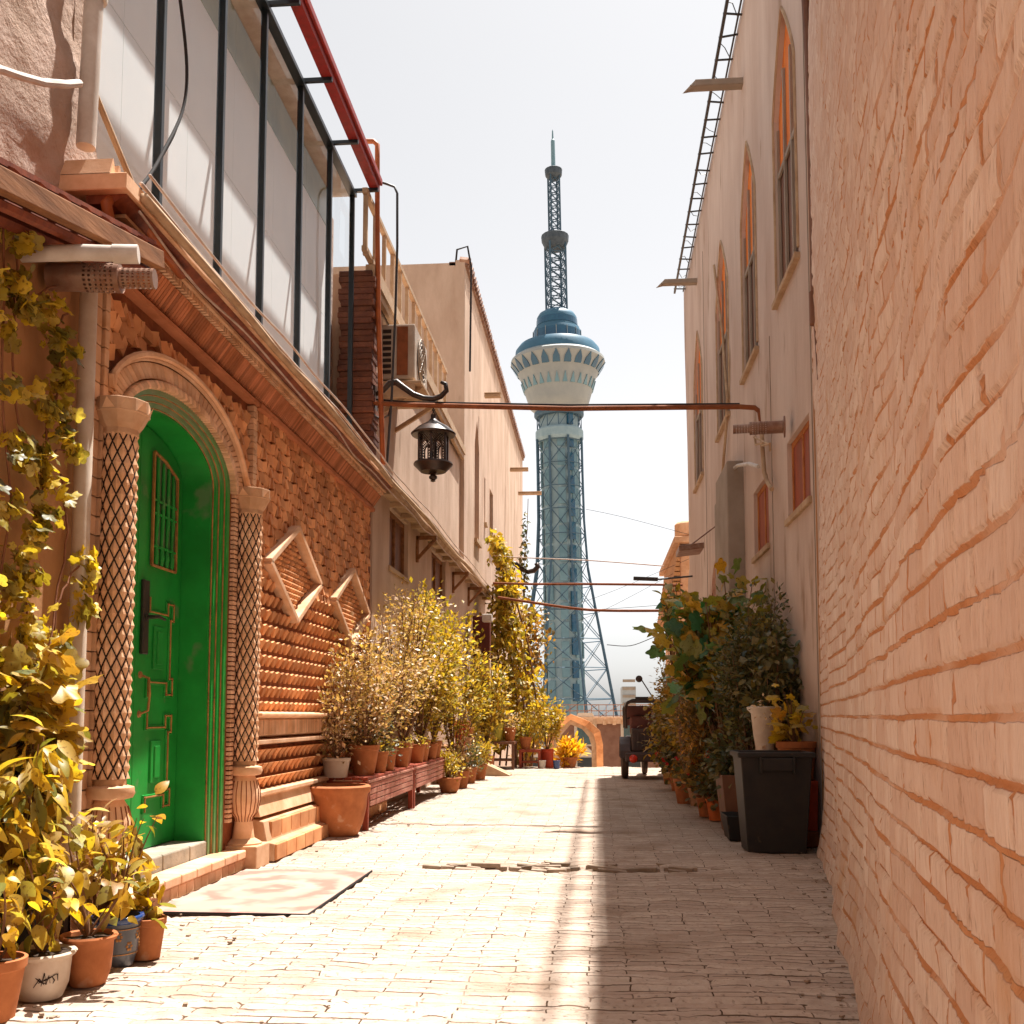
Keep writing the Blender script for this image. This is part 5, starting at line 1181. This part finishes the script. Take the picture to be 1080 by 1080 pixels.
for i, (y, lab) in enumerate(((9.86, 'small plain terracotta pot squeezed beside the orange pot of the wide pale bush'), (10.22, 'plain terracotta pot on the near bench, between two pale bushes'), (10.95, 'plain terracotta pot at the far end of the near bench'), (11.95, 'plain terracotta pot on the far bench beside the reddish shrub'), (12.25, 'plain terracotta pot just before the tall yellow bush'), (12.95, 'plain terracotta pot between the two yellow bushes on the far bench'))):
    if KP is None:
        KP = potted(lab, (0, 0, 0), .095, .20, m_terra, 'classic', dict(zc=.27, rx=.08, rz=.08, nb=5, nl=60, T=T_small, mat=L_yel, size=.04, spread=.03), group='small pots on the red benches'); index_kids(KP); KP.location = (-2.08, y, .463)
    else: dup(KP, (-2.08+random.uniform(-.01, .02), y, .463), rz=i*1.3, label=lab, scale=.92+.05*(i % 4))
low = dict(T=T_small, mat=L_yel, size=.05, spread=.05, thick=.006, droop=.1)
for i, (x, y_, lab, mt_, r_) in enumerate(((474, 836, 'low wide terracotta bowl with a yellow green bush just past the benches', L_yel, .15), (487, 831, 'second ground pot past the benches, with pale yellow leaves', L_pale, .11), (495, 826, 'third ground pot past the benches, with dark leaves', L_dkgrn, .12), (506, 822, 'last ground pot past the benches, next to the leaning board', L_yel, .12))):
    q = gp(x, y_); potted(lab, q, r_, .24 if i else .20, m_terra, 'bowl' if i == 0 else 'classic', dict(zc=.42, rx=.24, rz=.22, nb=12, nl=620, **{**low, 'mat': mt_}), group='pots on the ground past the benches')
potted('tall yellow bush in a ground pot between the benches and the plant stand', (-2.02, 14.7, 0), .14, .28, m_terra, 'classic', dict(zc=1.75, rx=.50, ry=.5, rz=.85, nb=26, nl=2300, **{**sp_, 'mat': L_yel, 'size': .07}))
potted('wide yellow bush in a ground pot under the far climbing vine', (-2.0, 18.9, 0), .14, .28, m_terra, 'classic', dict(zc=1.7, rx=.45, ry=.5, rz=1.0, nb=24, nl=1500, **{**sp_, 'mat': L_yel, 'size': .09}))
# stack of red pots on a stand
sd_ = thing('plant_stand', 'small wooden plant stand holding the stacked red pots beyond the benches', 'stand', (-2.15, 15.6, 0))
mb = MB(); mb.box(-2.36, -1.94, 15.2, 16.2, .52, .56); mb.build('top', m_wood, sd_, bevel=.004)
for x in (-2.33, -1.97):
    for y in (15.23, 16.17): MB().box(x-.02, x+.02, y-.02, y+.02, 0, .52).build('leg', m_wood, sd_)
for x, y, z, r_, h_, mt_, lab in ((-2.02, 15.35, .56, .10, .34, m_redp, 'tall red plastic pot on the plant stand'), (-2.0, 15.75, .56, .13, .12, m_terrap, 'low pale bowl on the plant stand, bottom of the little stack'), (-2.0, 15.75, .68, .14, .14, m_terra, 'orange bowl stacked on the pale bowl'), (-2.1, 16.1, .56, .14, .36, m_terra, 'large terracotta pot at the back of the plant stand')):
    potted(lab, (x, y, z), r_, h_, mt_, 'classic' if h_ > .2 else 'bowl', None, name='plant_pot', cat='pot')
mb = MB(); q = gp(521, 818); mb.add([(q[0]-.25, q[1]-.2, 0), (q[0]+.28, q[1]-.2, .0), (q[0]+.28, q[1]+.3, .0), (q[0]-.25, q[1]+.3, 0), (q[0]-.25, q[1]-.2, .26), (q[0]-.25, q[1]+.3, .26), (q[0]+.28, q[1]-.2, .02), (q[0]+.28, q[1]+.3, .02)], [(0, 3, 2, 1), (4, 6, 7, 5), (0, 4, 5, 3), (0, 1, 6, 4), (1, 2, 7, 6), (3, 5, 7, 2)])
tag(mb.build('ramp_board', m_palew, bevel=.005), 'tan wedge shaped ramp board on the ground beyond the last pots', 'ramp')
# tables and pots at the crest
def table(label, x0, x1, y0, y1, h, mat):
    root = thing('plant_table', label, 'table', ((x0+x1)/2, (y0+y1)/2, 0)); MB().box(x0, x1, y0, y1, h-.05, h).build('tabletop', mat, root, bevel=.006)
    for x in (x0+.03, x1-.03):
        for y in (y0+.03, y1-.03): MB().box(x-.025, x+.025, y-.025, y+.025, 0, h-.05).build('leg', mat, root)
    MB().box(x0+.03, x1-.03, y0+.05, y1-.05, h*.3, h*.3+.03).build('shelf', mat, root)
table('dark wooden table carrying the lime green planter at the crest of the alley', -2.28, -1.55, 19.5, 20.2, .52, m_brn)
table('lower reddish table right of the dark table', -1.50, -1.08, 19.9, 20.4, .36, m_redwd)
lp = thing('planter', 'lime green square planter on the dark table', 'planter', (-1.95, 19.75, .52)); mb = MB(); taperbox(mb, -1.98, 19.75, .521, .87, .30, .30, .42, .40); p_ = mb.build('box', m_yelp, lp); MB().box(-2.15, -1.81, 19.6, 19.9, .78, .80).build('soil', m_soil, p_)
grow(lp, (-1.98, 19.75, .80), (-1.98, 19.8, 1.6), (.35, .3, .7), 16, 1100, .07, T_small, L_olive)
potted('terracotta pot with white flowering plant next to the lime planter', (-1.66, 19.8, .52), .12, .26, m_terra, 'classic', dict(zc=.42, rx=.2, rz=.16, nb=9, nl=300, **{**low, 'mat': L_pale}))
potted('terracotta pot with yellow plant on the low reddish table', (-1.38, 20.1, .36), .12, .24, m_terra, 'classic', dict(zc=.46, rx=.24, rz=.24, nb=9, nl=420, **low))
potted('red tubular pot with a yellow shrub standing at the crest beside the reddish table', (-.98, 20.3, 0), .13, .36, m_redp, 'classic', dict(zc=1.0, rx=.42, rz=.48, nb=16, nl=1100, **{**low, 'size': .075}), taper=.95)
potted('terracotta pot with a wispy yellow bush, closest to the garden arch', (-.55, 20.5, 0), .16, .20, m_terra, 'classic', dict(zc=.36, rx=.24, rz=.28, nb=22, nl=520, T=T_lance, mat=L_grass, size=.14, spread=.05, droop=-1.2, inner=.1))
for x, mt_, lab in ((-.78, m_bluep, 'small blue bucket on the ground at the crest'), (-1.05, m_white, 'small white bucket on the ground at the crest')):
    o = thing('bucket', lab, 'bucket', (x, 19.9, 0)); potmesh(o, (x, 19.9, 0), .07, .16, mt_, 'classic', soil=False, taper=.8)
# tall climbing vine at the far left, post with meter box
cv = thing('climbing_vine', 'tall column of yellow climbing vine at the end of the left houses', 'vine', (-2.2, 21, 0))
mb = MB(); lf = MB(); P = []
for k in range(5200):
    z = .4+4.2*rng.random()**1.1; wdt = .62 if z < 2.0 else .46 if z < 3.3 else .26-.1*(z-3.3)
    xc_ = -1.78+.10*math.sin(z*2.1)-.12*max(0, z-2.6); P.append((xc_+rng.normal(0, wdt*.5), 20.9+rng.normal(0, .28), z+rng.normal(0, .05)))
P = np.array(P); P = P[(np.sin(P[:, 0]*9+P[:, 2]*4)+np.sin(P[:, 2]*7+2)+rng.normal(0, .7, len(P))) > -1.0]; P[:, 0] = np.clip(P[:, 0], -2.38, -1.1)
D = rng.normal(0, .6, P.shape); D[:, 2] -= .5; leaves(lf, P, D, .125, T_ovate)
for k in range(7):
    x = -2.1+.13*k; mb.tube([(x, 21, 0), (x+.1, 21.05, 1.2), (x-.06, 21, 2.4), (x*.5-1.05, 20.95, 3.6)], .02, 5, False)
mb.build('stems', m_stem, cv); lf.build('foliage', L_yel, cv)
cv2 = thing('climbing_vine', 'second darker vine hanging behind the yellow column, in front of the tower leg', 'vine', (-1.4, 22.2, 0)); lf = MB(); mb = MB(); P = []
for k in range(1500): z = 3.3*rng.random(); P.append((-1.45+rng.normal(0, .20)+.05*math.sin(z*3), 22.2+rng.normal(0, .2), z))
P = np.array(P); D = rng.normal(0, .6, P.shape); D[:, 2] -= .6; leaves(lf, P, D, .11, T_ovate); mb.tube([(-1.4, 22.2, -.4), (-1.5, 22.2, 1.5), (-1.45, 22.2, 3.3)], .03, 6); mb.build('stems', m_stem, cv2); lf.build('foliage', L_olive, cv2)
hv = thing('hanging_vine', 'thin green vine trailing on a wire below the last drain spout', 'vine', onY(553, 600, 24)); mb = MB(); lf = MB()
pts = [onY(x, y_, 24) for x, y_ in ((557, 526), (556, 560), (553, 590), (552, 625), (551, 640))]; mb.tube(pts, .008, 4, False); P = []
for k in range(190):
    t = rng.random()**.7; y_ = 538+98*t; P.append(np.array(onY(554-3*t, y_, 24))+rng.normal(0, .02+.07*t, 3))
P = np.array(P); D = rng.normal(0, .6, P.shape); D[:, 2] -= .6; leaves(lf, P, D, .11, T_ovate); mb.build('stem', m_stem, hv); lf.build('foliage', L_dkgrn, hv)
po = thing('meter_post', 'pale post with a dark red meter box left of the tall yellow vine', 'post', (-2.15, 20.0, 0))
mb = MB(); mb.box(-2.22, -1.98, 19.2, 19.4, 0, 2.05); mb.build('post', m_plL, po, bevel=.02); mb = MB(); mb.box(-2.30, -1.98, 19.15, 19.4, 2.06, 2.85); mb.build('meter_box', M('dark_red_box', (.12, .02, .012), None, 5, rough=.5, bump=.1), po, bevel=.015); mb = MB(); mb.box(-2.1, -1.92, 18.9, 19.1, 2.72, 2.86); mb.build('box_lamp', m_white, po, bevel=.02)
# ================================================================== RIGHT SIDE PLANTS
fine = dict(T=T_small, size=.055, spread=.075, thick=.01, droop=.3, up=.3, wallx=(-1, XR-.04))
potted('large leaved fig plant with green and orange leaves rising highest on the right', (1.30, 10.5, 0), .20, .34, m_terra, 'classic', dict(zc=1.85, rx=.62, ry=.7, rz=.60, nb=34, nl=620, T=T_lobed, mat=L_fig, size=.17, droop=.5, up=.35, spread=.07, thick=.016, wallx=(-1, XR-.05), inner=.55))
potted('dark fine leaved shrub against the right wall, behind the urn', (1.42, 9.6, 0), .2, .36, m_terra, 'classic', dict(zc=1.62, rx=.36, ry=.6, rz=.62, nb=34, nl=5200, mat=L_dkgrn, **fine))
potted('dense dark olive shrub in the middle of the right hand plants', (1.22, 10.9, 0), .19, .34, m_terra, 'classic', dict(zc=1.12, rx=.48, ry=.7, rz=.78, nb=34, nl=5600, mat=L_olive, **fine))
potted('big amber leaved shrub bulging towards the alley beside the vehicle', (1.22, 13.0, 0), .2, .34, m_terra, 'classic', dict(zc=1.10, rx=.48, ry=.8, rz=.80, nb=36, nl=5200, mat=L_amber, **{**fine, 'size': .07}))
potted('amber leaved bush reaching in front of the parked vehicle', (1.12, 14.6, 0), .16, .3, m_terra, 'classic', dict(zc=.98, rx=.48, ry=.55, rz=.45, nb=20, nl=1900, mat=L_amber, T=T_ovate, size=.085, spread=.07, droop=.4, dx=-.12))
potted('tall wispy shrub behind the right hand plants, with an orange top', (1.1, 14.2, 0), .16, .3, m_terra, 'classic', dict(zc=1.75, rx=.28, ry=.4, rz=.45, nb=16, nl=900, mat=L_amber, **{**fine, 'size': .05}))
sprig = dict(T=T_ovate, mat=L_fig, size=.14, spread=.05, droop=.7, thick=.012, inner=.7)
potted('sapling with a tuft of broad leaves sticking out above the plants on their left side', (1.0, 12.2, 0), .14, .28, m_terra, 'classic', dict(zc=2.42, rx=.20, ry=.2, rz=.22, nb=9, nl=90, dx=-.12, **sprig))
ger = dict(T=T_round, mat=L_dkgrn, size=.06, spread=.05, droop=.1, thick=.005, flowers=(L_red, .22))
gm_ = dict(ger); gm_['mat'] = L_olive
G = ((757, 868, .115, .22, 'bright orange pot with a red geranium, nearest of the right hand row', m_redterra := M('bright_terracotta', (.62, .17, .045), (.5, .12, .03), 6., bump=.15)), (745, 864, .10, .20, 'terracotta pot with a geranium, second of the right hand row', m_terra), (735, 853, .10, .20, 'pale worn pot with a geranium, third of the right hand row', m_terrap), (724, 844, .10, .20, 'terracotta pot with a red geranium, fourth of the right hand row', m_terra), (714, 837, .10, .20, 'terracotta pot with a geranium, fifth of the right hand row', m_terra), (706, 830, .11, .24, 'terracotta pot at the far end of the right hand row, by the vehicle', m_terra))
for i, (x, y_, r_, h_, lab, mt_) in enumerate(G):
    q = gp(x, y_-3); potted(lab, q, r_, h_, mt_, 'classic', dict(zc=.40, rx=.24, rz=.20, nb=16, nl=300, **(gm_ if i % 2 else ger)), group='geranium pots along the right hand plants')
tb = thing('trough', 'small black plastic trough on the ground left of the dark bin', 'trough', (1.17, 8.75, 0)); mb = MB(); taperbox(mb, 1.19, 8.75, .0, .20, .28, .34, .34, .42); mb.build('box', m_bin, tb, bevel=.006); MB().box(1.04, 1.34, 8.57, 8.93, .14, .15).build('soil', m_soil, tb)
bk = thing('planter', 'wide dark planter behind the trough with leafy plants', 'planter', (1.3, 9.3, 0)); mb = MB(); taperbox(mb, 1.30, 9.25, 0, .50, .42, .44, .52, .54); p_ = mb.build('box', m_brn, bk, bevel=.01); MB().box(1.08, 1.52, 9.02, 9.48, .44, .45).build('soil', m_soil, p_)
grow(bk, (1.3, 9.25, .45), (1.2, 9.2, .62), (.3, .3, .22), 14, 500, .07, T_ovate, L_dkgrn)
# bin
bn = thing('waste_bin', 'tall dark grey plastic waste bin standing against the rough wall', 'bin', (1.31, 8.0, 0))
mb = MB(); taperbox(mb, 1.30, 8.02, 0, .72, .42, .36, .52, .46, .015); body = mb.build('body', m_bin, bn, bevel=.012)
mb = MB(); a1, b1 = .56, .50
for (x0, x1, y0, y1) in ((1.30-a1/2, 1.30+a1/2, 8.02-b1/2, 8.02-b1/2+.03), (1.30-a1/2, 1.30+a1/2, 8.02+b1/2-.03, 8.02+b1/2), (1.30-a1/2, 1.30-a1/2+.03, 8.02-b1/2+.03, 8.02+b1/2-.03), (1.30+a1/2-.03, 1.30+a1/2, 8.02-b1/2+.03, 8.02+b1/2-.03)): mb.box(x0, x1, y0, y1, .695, .735)
mb.build('rim', m_bin, bn, bevel=.01)
mb = MB(); mb.box(1.18, 1.42, 7.755, 7.785, .60, .694); mb.box(1.175, 1.19, 7.74, 7.80, .58, .70); mb.box(1.41, 1.425, 7.74, 7.80, .58, .70); mb.build('handle', m_bin, bn, bevel=.008)
mb = MB()
for x in (1.16, 1.44): mb.add([(x-.012, 7.842, .03), (x+.012, 7.842, .03), (x+.012, 7.80, .58), (x-.012, 7.80, .58), (x-.012, 7.855, .03), (x+.012, 7.855, .03), (x+.012, 7.82, .58), (x-.012, 7.82, .58)], [(0, 1, 2, 3), (4, 7, 6, 5), (0, 4, 5, 1), (3, 2, 6, 7), (0, 3, 7, 4), (1, 5, 6, 2)])
mb.build('ribs', m_bin, bn)
mb = MB(); 
for k in range(5): mb.obox((1.2+random.random()*.1, 7.9+random.random()*.1, .70), (.07, .05, .03), Matrix.Rotation(random.random()*3, 3, 'Z') @ Matrix.Rotation(.6, 3, 'X'))
tag(mb.build('crumpled_paper', m_white, bevel=.01), 'crumpled white scraps on top of the waste in the dark bin', 'waste')
mb = MB(); taperbox(mb, 1.585, 8.36, .12, .50, .18, .22, .20, .26); tag(mb.build('red_crate', m_redp, bevel=.008), 'red plastic container wedged between the bin and the wall', 'container')
mb = MB(); mb.box(1.48, 1.68, 8.22, 8.5, 0, .118); tag(mb.build('brick_block', m_brkd, bevel=.01), 'dark block under the red container behind the bin', 'block')
potted('terracotta pot with a yellow leaved sapling on top of the red container', (1.555, 8.40, .50), .155, .30, m_terra, 'classic', dict(zc=.58, rx=.16, ry=.2, rz=.22, nb=8, nl=48, T=T_lobed, mat=L_yel, size=.11, droop=.5, spread=.04, thick=.008, dx=-.03), taper=.8)
potted('dark leafy pot tucked behind the sapling pot by the right wall', (1.5, 9.0, .0), .16, .62, m_terra, 'classic', dict(zc=1.35, rx=.22, ry=.3, rz=.50, nb=18, nl=1300, T=T_ovate, mat=L_dkgrn, size=.075, wallx=(-1, XR-.04)))
st_ = thing('plant_stand', 'terracotta cylinder stand under the cream urn', 'stand', (1.36, 8.72, 0)); MB().lathe([(.13, 0), (.13, .64), (.15, .66), (.15, .70), (.12, .705)], (1.36, 8.72, 0), 20).build('cylinder', m_terrap, st_, smooth='auto')
potted('cream fluted urn behind the bin with thin trailing twigs', (1.36, 8.72, .706), .125, .37, m_cream, 'urn', dict(zc=.25, rx=.14, ry=.12, rz=.22, nb=12, nl=240, T=T_small, mat=L_pale, size=.035, droop=.6, spread=.03, dx=.08, dy=-.10, thick=.004))
# ================================================================== VEHICLE
tk = thing('cargo_tricycle', 'dark three wheeled cargo vehicle with canopy and red rear lamps parked beyond the plants', 'tricycle', (.80, 16.8, 0))
m_trk = M('dark_vehicle_paint', (0.065, 0.036, 0.029), (0.046, 0.026, 0.021), 6., rough=.5, bump=.05, spec=.5)
m_lamp = M('red_lens', (.65, .04, .02), (.5, .03, .015), 6., rough=.25, bump=0, spec=.6)
m_tyre = M('dusty_tyre', (.10, .06, .04), (.06, .04, .03), 9., bump=.2); tx, ty = .80, 16.7
mb = MB(); mb.box(tx-.30, tx+.30, ty-.1, ty+1.2, .36, .44); mb.box(tx-.27, tx+.27, ty-.05, ty+.35, .441, .80); mb.box(tx-.33, tx+.33, ty+.9, ty+1.3, .441, .66); tb_ = mb.build('body', m_trk, tk, bevel=.02)
mb = MB()
for i in range(9): mb.box(tx-.22+.055*i-.01, tx-.22+.055*i+.01, ty-.075, ty-.051, .47, .74)
mb.build('grille_slats', m_trk, tb_)
MB().box(tx-.37, tx+.37, ty-.16, ty-.02, .28, .42).build('bumper', m_trk, tk, bevel=.02)
for sx in (-1, 1):
    w_ = MB(); mt = Matrix.Rotation(PI/2, 3, 'Y'); cx = tx+sx*.37; w_.lathe([(.20, -.05), (.27, -.055), (.295, -.035), (.30, 0), (.295, .035), (.27, .055), (.20, .05)], (cx, ty+.25, .30), 28, mt=mt, closed=True); ww = w_.build('tyre', m_tyre, tk, smooth='auto')
    w_ = MB(); w_.lathe([(.20, -.03), (.05, -.045), (.05, .045), (.20, .03)], (cx, ty+.25, .30), 20, mt=mt); w_.build('rim', m_steel, ww)
    f_ = MB(); pts = [(ty+.25+.34*math.cos(t), .30+.34*math.sin(t)) for t in np.linspace(.1, PI-.1, 10)]; pts2 = [(ty+.25+.36*math.cos(t), .30+.37*math.sin(t)) for t in np.linspace(PI-.1, .1, 10)]; f_.prismX(pts+pts2, cx-.08, cx+.08); f_.build('fender', m_trk, tk)
    l_ = MB(); l_.lathe([(.062, -.02), (.065, 0), (.05, .018), (.01, .022)], (tx+sx*.245, ty-.165, .33), 18, mt=Matrix.Rotation(PI/2, 3, 'X')); l_.build('rear_lamp', m_lamp, tk, smooth=True)
w_ = MB(); w_.lathe([(.20, -.04), (.27, -.045), (.295, -.03), (.30, 0), (.295, .03), (.27, .045), (.20, .04), (.05, .04), (.05, -.04)], (tx, ty+1.5, .30), 24, mt=Matrix.Rotation(PI/2, 3, 'Y'), closed=True); w_.build('front_wheel', m_tyre, tk, smooth='auto')
mb = MB(); rp = [(tx-.35, .80), (tx-.36, 1.12), (tx-.33, 1.20), (tx-.25, 1.235), (tx+.25, 1.235), (tx+.33, 1.20), (tx+.36, 1.12), (tx+.35, .80)]
mb.tube([(x, ty, z) for x, z in rp], .022, 8); mb.tube([(x, ty+1.1, z) for x, z in rp], .022, 8)
for x, z in rp[2:6]: mb.tube([(x, ty, z), (x, ty+1.1, z)], .014, 6)
mb.build('canopy_frame', m_trk, tk, smooth='auto')
mb = MB(); a = rp[1:7]; mb.add([(x, ty-.02, z+.022) for x, z in a]+[(x, ty+1.15, z+.022) for x, z in a]+[(x, ty-.02, z+.034) for x, z in a]+[(x, ty+1.15, z+.034) for x, z in a], [(i, i+1, i+7, i+6) for i in range(5)]+[(i+12, i+18, i+19, i+13) for i in range(5)]+[(i, i+12, i+13, i+1) for i in range(5)]+[(i+6, i+7, i+19, i+18) for i in range(5)])
mb.build('canopy', m_blackm, tk)
m_plum = M('dull_red_vinyl', (.20, .075, .06), (.14, .05, .04), 5., rough=.6, bump=.1)
MB().box(tx-.31, tx+.31, ty+1.05, ty+1.07, .84, 1.17).build('windscreen_panel', m_plum, tk, bevel=.01)
MB().box(tx-.28, tx+.28, ty+.36, ty+.42, .70, 1.0).build('seat_back', m_plum, tk, bevel=.03)
mb = MB(); mb.tube([(tx-.32, ty+.95, .95), (tx-.15, ty+1.0, 1.0), (tx+.15, ty+1.0, 1.0), (tx+.32, ty+.95, .95)], .014, 8); mb.tube([(tx, ty+1.0, 1.0), (tx, ty+1.35, .5)], .02, 8); mb.build('handlebar', m_blackm, tk)
mb = MB(); q1, q2 = onY(676, 716, 17.4), onY(690, 738, 17.2); mb.tube([q1, q2, (q2[0], ty+.9, 1.2)], .010, 6); mb.lathe([(.05, -.008), (.058, 0), (.05, .012), (.01, .02)], onY(674, 716, 17.4), 16, mt=Matrix.Rotation(PI/2, 3, 'X')); mb.bar(onY(670, 736, 17.3), onY(684, 736, 17.3), .035); mb.build('mirror', m_trk, tk)
# ================================================================== CABLES
def cab(pts, r, mat, label, cat='cable'):
    P = [Vector(p) for p in pts]; out = []
    for i in range(len(P)-1):   # smooth curve through the points
        p0, p1, p2, p3 = P[max(i-1, 0)], P[i], P[i+1], P[min(i+2, len(P)-1)]
        for t in np.linspace(0, 1, 7)[:-1]: out.append(.5*((2*p1)+(p2-p0)*t+(2*p0-5*p1+4*p2-p3)*t*t+(3*p1-p0-3*p2+p3)*t**3))
    out.append(P[-1]); return tag(MB().tube(out, r, 6).build('cable', mat, smooth=True), label, cat)
cab([onX(x, y_, -2.33) for x, y_ in ((180, -60), (190, 0), (197, 70), (193, 115), (175, 155), (150, 195), (104, 232))], .010, m_cable, 'thick black cable looping down in front of the first glass panes')
cab([onX(x, y_, -2.36) for x, y_ in ((191, 120), (182, 145), (160, 182), (138, 212), (108, 228))], .007, m_cable, 'thinner black cable running beside the thick loop at the lower end')
tag(MB().tube([onX(100, 98, -2.5), onX(146, 210, -2.42), onX(162, 240, -2.40)], .016, 8).build('stay_pole', m_palew), 'thin pale diagonal pole leaning across the first glass pane', 'pole')
tag(MB().tube([onX(118, 246, -2.3), onX(112, 215, -2.3), onX(120, 207, -2.3), onX(130, 212, -2.28), onX(150, 232, -2.26), onX(170, 262, -2.25), onX(192, 290, -2.25)], .028, 8).build('bent_pipe', m_orpipe, smooth=True), 'bent orange pipe resting on the eave above the portal', 'pipe')
for k, (off, zz_, lab, mt_, r_) in enumerate(((.26, 3.57, 'white cable fixed along the outer lip of the left eave', m_cablew, .011), (.28, 3.50, 'reddish pipe running along just below the left eave lip', m_palew, .026), (.25, 3.43, 'thin white cable sagging below the left eave', m_cablew, .007), (.30, 3.61, 'second white cable along the top of the left eave', m_cablew, .008))):
    pts = []
    for j in range(24):
        y = 4.7+17.5*j/23; pts.append((XL+off-.02+random.uniform(-.012, .012), y, zz_-(.05*abs(math.sin(j*1.3)) if k == 2 else .012*math.sin(j))))
    cab(pts, r_, mt_, lab)
for pts, Yy, r_, mt_, lab in ((((520, 586), (548, 588), (620, 591), (700, 597)), 20.5, .012, m_cablew, 'thin pale cable crossing above the small dark bracket'), (((520, 615), (560, 616), (620, 616), (720, 617)), 19.5, .024, m_brkd, 'thick brown cable crossing the tower just below the small bracket'), (((525, 630), (545, 633), (600, 641), (640, 644), (720, 644)), 18.5, .026, m_brkd, 'lowest thick brown cable crossing the tower, with a slight sag'), (((618, 537), (660, 546), (735, 566)), 19.2, .004, m_cable, 'fine wire sloping down to the right above the pale cable'), (((600, 640), (650, 622), (730, 588)), 22., .004, m_cable, 'fine wire rising to the corner house, upper one'), (((610, 655), (650, 637), (712, 604)), 22.5, .004, m_cable, 'fine wire rising to the corner house, lower one'), (((640, 680), (665, 681), (690, 672), (705, 668)), 20., .008, m_cable, 'short dark cable sagging behind the tuft of broad leaves'), (((560, 640), (620, 643), (700, 638)), 21., .005, m_cable, 'fine wire just under the thick brown cables')):
    cab([onY(x, y_, Yy) for x, y_ in pts], r_, mt_, lab)
mb = MB(); a = onY(668, 610, 18.6); b = onY(694, 611, 18.6); mb.bar(a, b, .05, .07); mb.tube([b, (XR, 18.6, b[2]+.05)], .02, 6)
tag(mb.build('street_lamp', m_blackm, bevel=.01), 'dark street lamp arm reaching from the right house above the tuft of leaves', 'lamp')
